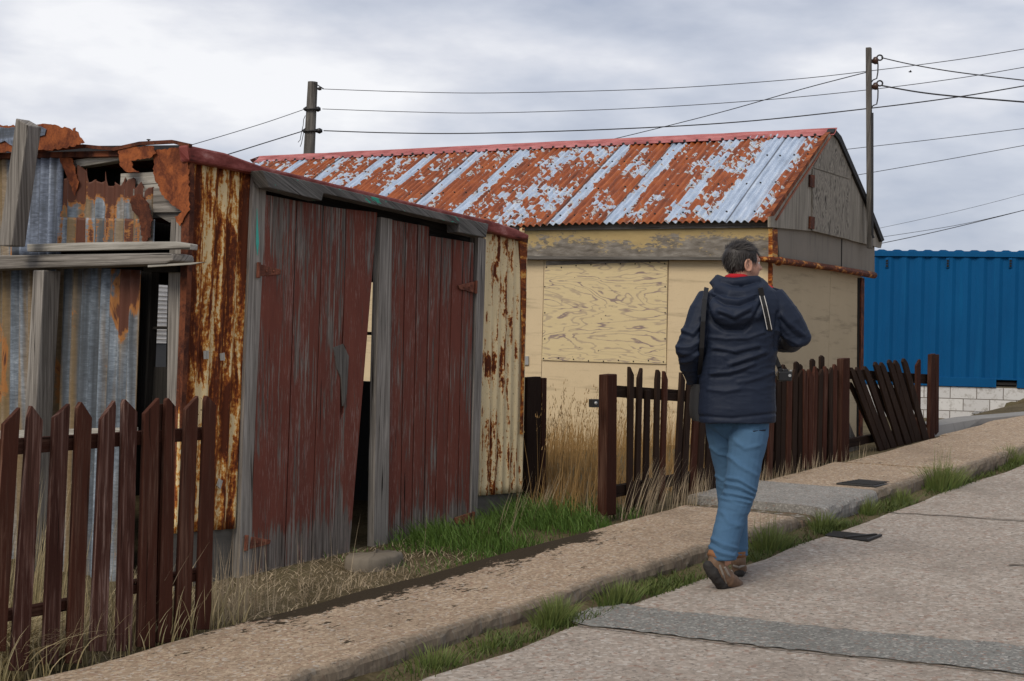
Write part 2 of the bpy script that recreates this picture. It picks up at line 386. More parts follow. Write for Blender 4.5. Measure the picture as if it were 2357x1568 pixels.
def roofmat():
    m = M('rust_flaked_galvanised_roof'); uv0 = m.uv(1, 1, False); sp = m.sep(uv0)   # u from the gable end, v down the slope
    fr = m.mth('FRACT', m.mth('ADD', m.mth('DIVIDE', sp[0], .66), .13))
    sheet = m.mth('FLOOR', m.mth('ADD', m.mth('DIVIDE', sp[0], .66), .13))
    wnz = m.n('ShaderNodeTexWhiteNoise', noise_dimensions='1D'); m.L(sheet, wnz.inputs['W'])
    strip = m.mth('MULTIPLY', m.sm(fr, .66, .70), m.mth('SUBTRACT', 1, m.sm(fr, .89, .93)))
    strip = m.mth('MULTIPLY', strip, m.mth('ADD', .045, m.mth('MULTIPLY', wnz.outputs[0], .15)))
    endw = m.mth('MULTIPLY', m.sm(sp[0], .27, .30), m.mth('SUBTRACT', 1, m.sm(sp[0], .64, .70)))
    strip = m.mth('MAXIMUM', strip, m.mth('MULTIPLY', endw, .25))
    edge = m.sm(sp[0], .10, .16, .09, 0)
    big = m.noise(m.uv(3.6, 1.7, False), 1, 4, .6, .2); fine = m.noise(m.uv(15, 8, False), 1, 5, .62, .9)
    cell = m.vor(m.uv(22, 13, False), 1, 'F1', 'Color'); cs = m.sep(cell)[0]
    rnd = m.mth('MULTIPLY', m.mth('SUBTRACT', wnz.outputs[0], .5), .06)
    f = m.mth('ADD', m.mth('ADD', m.mth('MULTIPLY', big, .46), m.mth('MULTIPLY', fine, .42)), m.mth('ADD', m.mth('MULTIPLY', cs, .12), rnd))
    low = m.mth('ADD', m.sm(sp[1], 2.2, 2.4, 0, .05), m.mth('MULTIPLY', m.sm(sp[1], 1.10, 1.14), m.sm(sp[1], 1.75, 1.3, 0, .045)))
    f = m.mth('SUBTRACT', m.mth('ADD', m.mth('SUBTRACT', f, strip), edge), m.mth('MULTIPLY', low, -1))
    rc = m.ramp(m.noise(m.uv(16, 2.5, False), 1, 5, .7), ((.3, (.10, .026, .008)), (.48, (.25, .058, .011)), (.62, (.36, .092, .017)), (.75, (.48, .17, .045))))
    gc = m.ramp(m.mth('ADD', m.mth('MULTIPLY', m.noise(m.uv(30, 3, False), 1, 4, .6), .6), m.mth('MULTIPLY', m.noise(m.uv(50, 50, False), 1, 3, .7), .4)), ((.34, (.25, .31, .40)), (.5, (.38, .455, .57)), (.66, (.55, .62, .72))))
    T = .466
    c = m.mix(m.sm(f, T - .004, T + .004), gc, rc)
    rim = m.mth('MULTIPLY', m.sm(f, T - .03, T - .014), m.mth('SUBTRACT', 1, m.sm(f, T - .006, T + .002)))
    c = m.mix(m.mth('MULTIPLY', rim, .75), c, (.54, .52, .43))
    drk = m.mth('MULTIPLY', m.sm(f, T + .0, T + .004), m.mth('SUBTRACT', 1, m.sm(f, T + .008, T + .02)))
    c = m.mix(m.mth('MULTIPLY', drk, .7), c, (.07, .022, .012))
    seam = m.mth('SUBTRACT', 1, m.sm(m.mth('ABSOLUTE', m.mth('SUBTRACT', fr, .92)), .006, .014))  # shadow of the sheet lap, painted as a dark line
    c = m.mix(m.mth('MULTIPLY', seam, .75), c, (.03, .022, .02))
    return m.out(c, .55, m.sm(f, T - .01, T + .01), .5, -.003, 0, .4)
MAT['roof'] = roofmat()

def plaster(name, a, b, dirt=.3, ax=1):
    m = M(name); f = m.noise(m.uv(2.2, 2.2), 1, 6, .65); g = m.noise(m.uv(60, 60), 1, 3, .7); s = m.noise(m.uv(14, 1.2), 1, 5, .65)
    c = m.mix(f, a, b); c = m.mix(m.mth('MULTIPLY', m.sm(s, .52, .74), dirt), c, tuple(v * .32 for v in a))
    c = m.mix(m.mth('MULTIPLY', m.sm(g, .55, .75), .3), c, tuple(v * .55 for v in a))
    return m.out(c, .85, m.mth('ADD', g, f), .25, .003, 0, .1)
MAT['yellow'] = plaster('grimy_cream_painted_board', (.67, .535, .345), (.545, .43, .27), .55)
MAT['yellow_shaded'] = plaster('shaded_cream_gable_board', (.52, .415, .27), (.43, .34, .22), .45)  # darker copy of the cream; the gable's shade is in the colour
MAT['stone'] = plaster('lichened_stone', (.24, .205, .16), (.12, .10, .075), .5)
MAT['plinth'] = plaster('mossy_concrete', (.17, .155, .135), (.085, .078, .066), .5)
MAT['concrete'] = plaster('grey_concrete', (.30, .29, .275), (.20, .195, .185), .35)
MAT['white_block'] = None
def frieze():
    m = M('peeling_cream_frieze_board'); f = m.mth('ADD', m.mth('ADD', m.mth('MULTIPLY', m.noise(m.uv(2.2, 4), 1, 6, .7, .3), .6), m.mth('MULTIPLY', m.noise(m.uv(14, 30), 1, 4, .7), .4)), m.mth('MULTIPLY', m.mth('SUBTRACT', m.sep(m.uv(1, 1, False))[1], 2.63), .9))
    g = m.noise(m.uv(6, 22), 1, 5, .7)
    grey = m.ramp(g, ((.3, (.10, .085, .07)), (.5, (.185, .165, .14)), (.7, (.3, .275, .24)))); yel = m.mix(m.noise(m.uv(8, 20), 1, 4, .7), (.47, .36, .17), (.33, .24, .115))
    c = m.mix(m.sm(f, .49, .56), grey, yel)
    return m.out(c, .85, g, .3, .004)
MAT['frieze'] = frieze()
MAT['board_grey'] = plaster('grey_weathered_board', (.26, .23, .19), (.19, .168, .138), .5)
def plyboard(name, pale, line, sc=1.0, k=1.0, w=.10):
    m = M(name); t = m.n('ShaderNodeTexCoord'); mp = m.n('ShaderNodeMapping'); m.L(t.outputs['UV'], mp.inputs[0]); mp.inputs['Scale'].default_value = (.55 * sc, 2.3 * sc, 1)
    a = m.noise(mp.outputs[0], 1.7, 3, .5, .7); b = m.noise(m.uv(4 * sc, 22 * sc, False), 1, 4, .6)
    ph = m.mth('ADD', m.mth('MULTIPLY', a, 13 * k), m.mth('MULTIPLY', b, 1.1)); fr = m.mth('FRACT', ph)
    ln = m.mth('SUBTRACT', 1, m.sm(m.mth('ABSOLUTE', m.mth('SUBTRACT', fr, .5)), w * .35, w * 1.35))
    wide = m.sm(m.noise(m.uv(3 * sc, 7 * sc, False), 1, 3, .5), .5, .62)
    ln = m.mth('MULTIPLY', ln, m.mth('ADD', .5, m.mth('MULTIPLY', wide, .5)))
    bl = m.mth('MULTIPLY', m.sm(m.noise(m.uv(5 * sc, 16 * sc, False), 1, 3, .5, .6), .66, .70), .7)
    p = m.mix(m.noise(m.uv(6, 40), 1, 4, .7), pale, tuple(v * .8 for v in pale))
    c = m.mix(m.mth('MAXIMUM', ln, bl), p, line)
    kn = m.sm(m.noise(m.uv(28, 30, False), 1, 1, .5), .76, .80); c = m.mix(kn, c, (.05, .04, .04))
    return m.out(c, .8, ln, .2, -.002)
MAT['ply'] = plyboard('cream_plywood_board', (.68, .55, .32), (.27, .205, .18), w=.13)
MAT['ply_grey'] = plyboard('weathered_plywood_hatch', (.34, .305, .25), (.055, .048, .04), 1.3, 1.6, .3)
MAT['gable_wood'] = wood('weathered_gable_boards', (.11, .098, .08), (.25, .225, .185), (.42, .385, .325))

def aggregate(name, a, b, spk, moss=False, sc=1.0):
    m = M(name); v = m.uv(1, 1, False); big = m.noise(v, .7, 6, .68); st = m.vor(m.uv(66 * sc, 66 * sc, False), 1, 'F1', 'Color'); s0 = m.sep(st)
    fine = m.noise(m.uv(40 * sc, 40 * sc, False), 1, 5, .8)
    mid = m.noise(m.uv(9, 9, False), 1, 5, .65)
    c = m.mix(m.sm(mid, .3, .7), a, b)
    c = m.mix(m.mth('MULTIPLY', m.sm(s0[0], .35, 1.0), .75), c, spk)
    c = m.mix(m.sm(fine, .46, .37, 0, .85), c, tuple(q * .3 for q in a))
    c = m.mix(m.sm(s0[1], .88, .92, 0, .4), c, (.55, .52, .47))
    c = m.mix(m.sm(s0[2], .91, .95, 0, .45), c, (.25, .13, .085))
    c = m.mix(m.mth('MULTIPLY', m.sm(big, .45, .7), .5), c, tuple(q * .55 for q in b))
    rough = .9
    if moss:
        sp = m.sep(v)          # u = along the road, v = 0 at the back edge, 1 at the kerb
        mn = m.mth('ADD', m.mth('MULTIPLY', m.noise(m.uv(3.2, 6, False), 1, 7, .78), .7), m.mth('MULTIPLY', m.noise(m.uv(30, 30, False), 1, 4, .7), .3))
        win = m.mth('MULTIPLY', m.sm(sp[0], 3.9, 5.0), m.mth('SUBTRACT', 1, m.sm(sp[0], 6.9, 7.5)))
        bias = m.mth('ADD', m.mth('MULTIPLY', m.mth('SUBTRACT', 1, m.sm(sp[1], .02, .30)), m.mth('MULTIPLY', win, .19)), m.mth('MULTIPLY', m.mth('SUBTRACT', 1, m.sm(sp[1], .1, .75)), m.mth('MULTIPLY', win, .075)))
        c = m.mix(m.sm(m.mth('ADD', mn, bias), .582, .618), c, m.mix(fine, (.022, .014, .008), (.05, .036, .018)))
        ke = m.sm(m.mth('ADD', sp[1], m.mth('MULTIPLY', mid, .12)), .96, 1.06); c = m.mix(m.mth('MULTIPLY', ke, .7), c, (.10, .085, .065))
    return m.out(c, rough, m.mth('ADD', m.mth('MULTIPLY', s0[0], .5), fine), .7, .006, 0, .2)
MAT['pave'] = aggregate('tan_aggregate_pavement', (.36, .266, .182), (.285, .207, .14), (.53, .415, .295), True)
MAT['road'] = aggregate('exposed_aggregate_concrete_road', (.335, .285, .235), (.27, .226, .185), (.45, .385, .325), False, .8)
MAT['patch'] = aggregate('grey_road_patch', (.20, .195, .175), (.155, .15, .135), (.28, .27, .245), False, 1.2)
MAT['slab'] = aggregate('grey_concrete_slab', (.27, .255, .23), (.2, .19, .172), (.35, .33, .30), False, 1.4)
MAT['soil'] = aggregate('bare_soil', (.12, .092, .06), (.085, .064, .042), (.17, .14, .095), False, .6)
def groundm():
    m = M('rough_ground'); f = m.noise(m.ob(1.1), 1, 6, .65); g = m.noise(m.ob(30), 1, 4, .7)
    c = m.ramp(m.mth('ADD', m.mth('MULTIPLY', f, .6), m.mth('MULTIPLY', g, .4)), ((.3, (.03, .024, .013)), (.45, (.075, .058, .03)), (.55, (.125, .098, .055)), (.7, (.055, .07, .022))))
    return m.out(c, .95, g, .6, .02)
MAT['ground'] = groundm()

def grassm(name, a, b, tip, hmax=.3):
    m = M(name); i = m.island(); sp = m.sep(m.uv(1, 1, False))
    c = m.mix(i, a, b); c = m.mix(m.mth('MULTIPLY', sp[1], .8), c, tip)
    r = m.out(c, .6, spec=.25); m.b.inputs['Subsurface Weight'].default_value = 0
    return r
MAT['green'] = grassm('green_grass', (.035, .085, .012), (.08, .145, .026), (.12, .19, .04))
MAT['kerbgreen'] = grassm('kerb_grass', (.05, .095, .018), (.11, .14, .035), (.17, .19, .06))
MAT['moss'] = grassm('low_kerb_weeds', (.03, .055, .010), (.075, .085, .02), (.09, .12, .03))
MAT['dry'] = grassm('dry_grass', (.20, .115, .04), (.32, .19, .07), (.38, .235, .09))
MAT['straw'] = grassm('straw', (.15, .105, .06), (.46, .37, .25), (.42, .33, .22))
MAT['olive'] = grassm('olive_dead_grass', (.15, .13, .045), (.33, .26, .13), (.5, .41, .26))

def flat(name, c, ro=.6, metal=0, spec=.4, var=.25, sc=12):
    m = M(name); f = m.noise(m.ob(sc), 1, 4, .6); return m.out(m.mix(f, tuple(v * (1 - var) for v in c), tuple(min(1, v * (1 + var)) for v in c)), ro, f, .1, .003, metal, spec)
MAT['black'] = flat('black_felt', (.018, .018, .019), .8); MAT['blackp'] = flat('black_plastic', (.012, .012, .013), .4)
MAT['iron'] = flat('dark_iron', (.03, .028, .026), .6, .3); MAT['wire'] = flat('black_cable', (.02, .02, .022), .6)
MAT['steel'] = flat('galvanised_fitting', (.4, .4, .39), .45, .6); MAT['porcelain'] = flat('brown_insulator', (.06, .03, .02), .3)
MAT['void'] = flat('drain_shadow', (.012, .01, .008), .95)  # near-black that stands for shade inside drain, fork pocket and vent slots

def contm():
    m = M('blue_container_paint'); f = m.noise(m.ob(1.4, .5), 1, 5, .6); g = m.noise(m.ob(22), 1, 4, .7); s = m.noise(m.ob(7, .4), 1, 4, .6)
    c = m.mix(f, (.0015, .052, .155), (.002, .096, .25)); c = m.mix(m.mth('MULTIPLY', m.sm(s, .54, .72), .35), c, (.004, .11, .26)); c = m.mix(m.sm(g, .73, .77, 0, .5), c, (.04, .04, .05))
    return m.out(c, .65, g, .06, .002, 0, .12)
MAT['cont'] = contm()
def blockm():
    m = M('white_painted_blockwork'); t = m.n('ShaderNodeTexCoord'); q = m.n('ShaderNodeTexBrick'); m.L(t.outputs['UV'], q.inputs[0])
    q.inputs['Scale'].default_value = 1; q.inputs['Brick Width'].default_value = .47; q.inputs['Row Height'].default_value = .228; q.inputs['Mortar Size'].default_value = .008; q.inputs['Mortar Smooth'].default_value = .2
    q.inputs['Color1'].default_value = (.66, .65, .63, 1); q.inputs['Color2'].default_value = (.56, .55, .54, 1); q.inputs['Mortar'].default_value = (.16, .14, .12, 1)
    f = m.noise(m.uv(8, 8), 1, 6, .7); c = m.mix(m.sm(f, .5, .68, 0, .65), q.outputs[0], (.26, .235, .2))
    return m.out(c, .85, q.outputs[1], .5, -.008)
MAT['white_block'] = blockm()
def weatherb():
    m = M('white_weatherboard'); f = m.noise(m.uv(3, 60), 1, 5, .7); c = m.ramp(f, ((.3, (.3, .28, .25)), (.5, (.55, .53, .5)), (.7, (.7, .68, .65)))); return m.out(c, .8, f, .3, .003)
MAT['weatherboard'] = weatherb()

def cloth(name, a, b, sc, bump=.35, fold=6, ro=.8, weave=420):
    m = M(name); f = m.noise(m.ob(fold, fold * 2.2), 1, 4, .6, .6); g = m.noise(m.ob(weave), 1, 2, .5); h = m.noise(m.ob(sc), 1, 4, .6)
    c = m.mix(h, a, b); c = m.mix(m.mth('MULTIPLY', g, .25), c, tuple(v * 1.5 for v in b))
    return m.out(c, ro, m.mth('ADD', f, m.mth('MULTIPLY', g, .06)), bump, .02, 0, .25)
MAT['navy'] = cloth('navy_waterproof_jacket', (.007, .0115, .0245), (.0105, .017, .035), 3, .25, 5, .62)
MAT['jean'] = cloth('faded_blue_denim', (.032, .078, .145), (.07, .144, .238), 4.5, .25, 9, .9)
MAT['redc'] = flat('red_fleece_collar', (.42, .008, .016), .9)
def skinm():
    m = M('skin'); f = m.noise(m.ob(25), 1, 4, .6); return m.out(m.mix(f, (.40, .20, .13), (.54, .30, .215)), .5, f, .08, .003, 0, .35)
MAT['skin'] = skinm()
def hairm():
    m = M('dark_greying_hair'); i = m.island(); f = m.noise(m.ob(60), 1, 3, .7); return m.out(m.mix(m.mth('MULTIPLY', m.mth('ADD', i, f), .5), (.010, .008, .007), (.055, .045, .04)), .55, f, .3, .004, 0, .4)
MAT['hair'] = hairm()
MAT['boot'] = flat('brown_suede_boot', (.15, .09, .055), .8, var=.5, sc=30); MAT['sole'] = flat('dark_rubber_sole', (.025, .022, .02), .8, var=.4); MAT['sock'] = flat('tan_sock', (.22, .10, .045), .9); MAT['trim'] = flat('grey_boot_trim', (.22, .19, .16), .7)
MAT['strapline'] = flat('white_strap_piping', (.62, .6, .57), .7)
MAT['teal'] = flat('teal_paint', (.05, .36, .30), .7)

# ================================================================== SETTING
def lin(a, b, k): return [a + (b - a) * i / k for i in range(k + 1)]
mb = MB()
ss_ = [-250, -80, -30] + lin(-12, 34, 92) + [45, 80, 250]; ns_ = [-250, -90, -45] + lin(-26, -5, 50) + [-4.9, -4.8, -4.7, -4.6, -4.4, -4.2, -4.0, -3.8, -3.6, -3.4, 2, 9, 20, 80, 250]
def gz(s, n):
    z = ter(s, n) - .012
    if -4.62 < n < 8.5: z -= .05
    elif n <= -4.62: z += .025 * mnoise.noise(Vector((s * 1.7, n * 1.7, 0)))
    return z
mb.grid([[W(s, n, gz(s, n)) for n in ns_] for s in ss_], lambda i, j: (ss_[i], ns_[j]), True)
struct(mb.build('ground', MAT['ground'], smooth=True))

mb = MB(); sr = lin(-6, 40, 92); nr = lin(-3.62, 8, 24)
edge = [jit(.035) for _ in sr]
mb.grid([[W(s, n + (edge[i] if j == 0 else 0), SLOPE * max(-6, min(s, 45)) + (.004 * mnoise.noise(Vector((s, n, 3))))) for j, n in enumerate(nr)] for i, s in enumerate(sr)], lambda i, j: (sr[i], nr[j]), True)
struct(mb.build('road', MAT['road'], smooth=True))
mb = MB(); gs = lin(-6, 24, 150)
mb.grid([[W(s, n, SLOPE * s - .012 + .02 * mnoise.noise(Vector((s * 3, n * 5, 1))) + (.03 if n < -3.75 else 0)) for n in (-3.95, -3.83, -3.72, -3.62, -3.56)] for s in gs], lambda i, j: (gs[i], j * .1), True)
struct(mb.build('gutter_soil', MAT['ground'], smooth=True))

def poly_sheet(name, pts, dz, mat, step=.12):
    "a thin sheet of repair concrete lying on the road"
    P = [plane_road(x, y, dz) for x, y in pts]; m = MB()
    m.add(P, [list(range(len(P)))], [[(p.dot(U), p.dot(N)) for p in P]])
    o = m.build(name, mat); nrm = o.data.polygons[0].normal
    if nrm.z < 0: o.data.flip_normals()
    return struct(o)
poly_sheet('road_patch', jag([(1282, 1418), (1360, 1400), (1435, 1391), (1571, 1408), (1922, 1446), (2118, 1464), (2357, 1485), (2700, 1530), (2700, 1600), (2357, 1551), (2118, 1523), (1817, 1494), (1571, 1465), (1336, 1437)], 22, 2.2), .008, MAT['patch'])
# slab joints: dark gaps in the road surface
def strip_px(m, pts, wd, dz):
    P = [plane_road(x, y, dz) for x, y in pts]
    for a, b in zip(P, P[1:]):
        d = (b - a).normalized(); c = Vector((d.y, -d.x, 0)) * wd
        m.add([a - c, a + c, b + c, b - c], [[0, 1, 2, 3]], [[(0, 0), (1, 0), (1, 1), (0, 1)]])
mb = MB(); strip_px(mb, jag([(2040, 1179), (2110, 1183), (2230, 1190), (2357, 1199), (2500, 1208)], 25, 1.2)[:-14], .012, .007)
o = mb.build('road_joint', MAT['soil']); struct(o)
mb = MB(); strip_px(mb, [(2322, 1300), (2345, 1299), (2400, 1303)], .012, .007); struct(mb.build('road_crack', MAT['soil']))
mb = MB(); strip_px(mb, [(1282, 1420), (1336, 1439), (1571, 1467), (1817, 1496), (2118, 1525), (2357, 1553), (2600, 1582)], .006, .010); struct(mb.build('road_seam', MAT['soil']))

def pavement(name, s0, s1, dzs=0, mat='pave', back=-4.66, front=-3.83, rough=.02, thick=.14, dz1=None):
    mb = MB(); k = max(4, int((s1 - s0) / .06)); S = lin(s0, s1, k); P = []
    prof = [(0, -thick), (0, -.015), (.02, .0), (.2, .0), (.4, .0), (.6, .0), (.8, .0), (.93, -.001), (.965, -.004), (.985, -.012), (.998, -.03), (1.004, -.06), (1.0, -.09), (.99, -.13)]
    for i, s in enumerate(S):
        row = []; chip = max(0, mnoise.noise(Vector((s * 2.6, 7, s0))) - .22) * .10; e = .025 * mnoise.noise(Vector((s * 1.3, 5, s0))) + .012 * mnoise.noise(Vector((s * 9, 1, s0))); eb = .04 * mnoise.noise(Vector((s * 1.5, 9, s0))) + .015 * mnoise.noise(Vector((s * 7, 3, 0)))
        for t, dz in prof:
            n = (back + eb) * (1 - t) + (front + e - (chip if t > .9 else 0)) * t + (.010 * mnoise.noise(Vector((s * 14, dz * 60, 2))) if t > .95 else 0); d = dzs if dz1 is None else dzs + (dz1 - dzs) * (s - s0) / (s1 - s0)
            row.append(W(s, n, SLOPE * s + .1 + dz + d + rough * .25 * mnoise.noise(Vector((s * 2, n * 4, 0)))))
        P.append(row)
    mb.grid(P, lambda i, j: (S[i], prof[j][0]), True)
    for i in (0, k):
        r = P[i]; mb.add(r, [list(range(len(r))) if i == 0 else list(range(len(r)))[::-1]], [[(q[0], q[1]) for q in prof]])
    return struct(mb.build(name, MAT[mat], smooth=False))
pavement('pavement', -4, 8.42)
pavement('pavement_slab', 8.44, 8.70, -.03, 'soil')
pavement('pavement_slab', 8.71, 9.62, .025, 'slab', back=-4.80, front=-3.78)
pavement('pavement', 9.64, 11.02, .015, front=-3.80, back=-4.7)
pavement('pavement', 11.05, 13.6, .02, front=-3.72, back=-4.62)
pavement('pavement', 13.64, 24, .0, front=-3.55, back=-4.75)

# ================================================================== RUSTY SHED
GF = Plane(N * -5.55, N, U)
Gc = GF.px(425, 700); Gc.z = 0; S_L = Gc.dot(U)
GR = GF.px(1207, 800); S_R = GR.dot(U); GLEN = 3.1
GS = Plane(Gc, -U, N)
GRt = Plane(GR, U, N)
shed = thing('rusty_shed', W(S_L, -5.55), 'derelict shed with maroon plank doors, rust streaked cream iron front and a torn corrugated side', 'shed')
def pp(plane, pts, t, mat, name, off=0, parent=None, ax=UP, label=None, bevel=0):
    m = MB(); m.prism([plane.px(x, y, off) for x, y in pts], plane.n, t, ax); return m.build(name, MAT[mat], parent, bevel=bevel, label=label)

# front cladding
def corr_px(plane, c4, pitch, amp, off, mat, name, parent, rows=12, jt=None, jb=None, label=None, per=8):
    m = MB(); corr(m, [plane.px(x, y, off) for x, y in c4], plane.n, pitch, amp, rows, jt, jb, per); return m.build(name, MAT[mat], parent, smooth=True, label=label, solid=.003)
corr_px(GF, [(432, 365), (588, 398), (549, 1216), (400, 1228)], .078, .010, .0, 'yel_rust', 'front_cladding', shed, 30, label='cream iron sheet almost covered in rust')
corr_px(GF, [(1112, 526), (1212, 552), (1200, 1133), (1099, 1142)], .078, .009, .0, 'yel_paint', 'front_cladding', shed, 30, label='cream iron sheet with a few rust spots')
pp(GF, [(1196, 549), (1213, 553), (1204, 1000), (1200, 1000), (1204, 760)], .012, 'brown_rust', 'corner_angle', .015, shed)
for q in ([(469, 808), (481, 807), (481, 826), (470, 827)], [(507, 814), (517, 812), (518, 830), (508, 830)], [(504, 1101), (513, 1107), (508, 1126), (499, 1118)]): pp(GF, q, .004, 'wood_pale', 'patch_plate', .016, shed)
pp(GF, [(592, 480), (594, 520), (596, 560), (593, 588), (590, 560), (591, 520)], .003, 'teal', 'paint_streak', .034, shed)
# plinth, jambs, header
pp(GF, [(395, 1205), (560, 1205), (560, 1420), (395, 1460)], .16, 'plinth', 'plinth', -.02, shed)
pp(GF, [(1092, 1125), (1198, 1122), (1198, 1215), (1092, 1240)], .16, 'plinth', 'plinth', -.02, shed)
pp(GF, [(583, 402), (614, 409), (582, 1090), (579, 1345), (549, 1340), (566, 800)], .09, 'wood_grey', 'door_post', .03, shed)
pp(GF, [(1101, 545), (1119, 551), (1105, 1000), (1098, 1195), (1083, 1195), (1091, 900)], .09, 'wood_grey', 'door_post', .03, shed)
pp(GF, [(1092, 545), (1102, 548), (1089, 900), (1082, 1190), (1076, 1190), (1082, 800)], .05, 'timber_black', 'slot_shade_strip', -.01, shed)  # dark strip standing for the shade in the slot beside the door
pp(GF, [(590, 402), (1120, 530), (1115, 575), (600, 455)], .05, 'timber_black', 'door_header', -.035, shed, ax=(U + UP * -.1))
# projecting weather board over the doors
pp(GF, [(603, 392), (1125, 516), (1119, 547), (1057, 535), (1057, 516), (745, 445), (741, 462), (621, 432)], .10, 'wood_fascia', 'fascia_board', .14, shed, ax=(U * .9 - UP * .4), bevel=.004)
pp(GF, [(612, 404), (1112, 522), (1108, 532), (628, 420)], .13, 'timber_black', 'board_packing', .035, shed, ax=U)
# red verge flashing
vt = [(430, 333), (520, 352), (600, 381), (780, 425), (950, 466), (1128, 507), (1190, 527), (1219, 541)]
vb = [(1217, 552), (1185, 549), (1128, 533), (950, 484), (780, 441), (600, 402), (520, 386), (436, 372)]
mv = MB(); a = [GF.px(x, y, .06) for x, y in vt + vb]; mv.prism(a, N, .07, U)
mv.build('verge_flashing', MAT['red_flash'], shed, bevel=.012)

# doors
def plank_door(name, label, edges, top, bot, mat, off=.015, notch=None):
    "edges: list of (x at top, x at bottom) seams; top/bot: y of each board's left and right upper and lower corners"
    m = MB()
    for i in range(len(edges) - 1):
        (a, b), (c, d) = edges[i], edges[i + 1]; g = 1.1
        (t0, t1), (b0, b1) = top[i], bot[i]
        o = off + jit(.003); L = [(a + g, t0), (c - g, t1), (d - g, b1 + jit(3)), (b + g, b0 + jit(3))]
        if notch and i == notch[0]:
            L = [(a + g, t0), (c - g, t1)] + notch[1] + [(d - g, b1), (b + g, b0)]
        if notch and len(notch) > 2 and i == notch[2]:
            L = [(a + g, t0), (c - g, t1), (d - g, b1), (b + g, b0)] + notch[3]
        m.prism([GF.px(x, y, o) for x, y in L], N, .03, UP)
    return m.build(name, MAT['door'], shed, bevel=.003, label=label)
dl = plank_door('door', 'left door leaf leaning open with a split board',
    [(607, 573), (684, 654), (745, 716), (797, 762), (870, 803)],
    [(447, 462), (462, 473), (474, 481), (481, 489)], [(1352, 1338), (1330, 1318), (1316, 1308), (1310, 1305)], 'door', .03,
    (2, [(792, 700), (786, 806), (775, 824), (776, 850), (784, 872), (783, 975), (779, 1080)], 3, [(770, 1150), (779, 975), (791, 950), (794, 870), (796, 800), (790, 792), (793, 700)]))
mS = MB()
for y0 in (560, 900, 1215):
    mS = MB(); mS.prism([GF.px(x, y, -.002) for x, y in ((600 - (y0 - 447) * .03, y0), (862 - (y0 - 489) * .08, y0 + 12 - (y0 - 560) * .05), (860 - (y0 - 489) * .08, y0 + 42 - (y0 - 560) * .05), (598 - (y0 - 447) * .03, y0 + 34))], N, .022, U)
    mS.build('ledge', MAT['timber_black'], dl)
pp(GF, [(768, 800), (790, 792), (803, 820), (799, 905), (790, 935), (786, 870), (776, 848)], .012, 'wood_dgrey', 'repair_patch', .035, dl)
dr = plank_door('door', 'right door leaf with a grey stile and stepped top',
    [(901, 892), (934, 921), (962, 947), (989, 975), (1017, 1001), (1043, 1025), (1067, 1052), (1092, 1080)],
    [(506, 512), (512, 517), (517, 522), (543, 547), (547, 551), (551, 555), (555, 559)], [(1272, 1268), (1268, 1264), (1264, 1260), (1260, 1256), (1256, 1252), (1252, 1247), (1247, 1242)], 'door', .02)
pp(GF, [(877, 500), (903, 505), (893, 1270), (860, 1276), (866, 900)], .05, 'wood_grey', 'stile', .035, dr)
mS = MB()
for y0 in (600, 900, 1190):
    mS = MB(); mS.prism([GF.px(x, y, -.012) for x, y in ((885, y0), (1085, y0 + 12 - (y0 - 600) * .03), (1085, y0 + 40 - (y0 - 600) * .03), (885, y0 + 30))], N, .02, U)
    mS.build('ledge', MAT['timber_black'], dr)
def hinge(par, pts, knuckle, off=.042):
    m = MB(); m.prism([GF.px(x, y, off) for x, y in pts], N, .008, U)
    (x0, y0), (x1, y1) = knuckle; m.tube([GF.px(x0, y0, off + .004), GF.px(x1, y1, off + .004)], .011, 8)
    cx = sum(p[0] for p in pts) / len(pts); cy = sum(p[1] for p in pts) / len(pts)
    for k in (.3, -.35): m.ball(GF.px(cx + (pts[1][0] - cx) * k, cy, off + .003), .006, 6, 4)
    m.build('hinge', MAT['rust_hinge'], par, bevel=.002)
hinge(dl, [(598, 608), (648, 621), (646, 632), (597, 636)], ((596, 604), (594, 640)), .036)
hinge(dl, [(580, 1236), (624, 1243), (622, 1252), (576, 1264)], ((568, 1232), (566, 1268)), .036)
hinge(dr, [(1093, 648), (1055, 657), (1058, 666), (1090, 674)], ((1096, 646), (1095, 676)), .036)
hinge(dr, [(1085, 1180), (1047, 1192), (1050, 1207), (1082, 1206)], ((1090, 1178), (1088, 1208)), .036)

RS = (GS.px(60, 346).z - GS.px(428, 338).z) / (GS.px(428, 338) - GS.px(60, 346)).dot(N)
# roof sheet over the shed (its verge is traced on the front, it runs straight back)
def shed_roof():
    a = GF.px(432, 338, .02); b = GF.px(1216, 545, .02); m = MB(); bk = -N * GLEN + UP * (GLEN * RS); k = int((b - a).length / .078 * 8); P = []
    for i in (0, 1):
        row = []
        for j in range(k + 1):
            t = j / k; row.append(a.lerp(b, t) + bk * i + UP * (-.012))
        P.append(row)
    rows = 24; P = []
    for i in range(rows + 1):
        row = []
        for j in range(8):
            row.append(a.lerp(b, j / 7) + bk * (i / rows) + UP * (-.012))
        P.append(row)
    m.grid(P, lambda i, j: (j * .3, i * .1)); o = m.build('roof', MAT['rust_dark'], shed, solid=.03)
shed_roof()

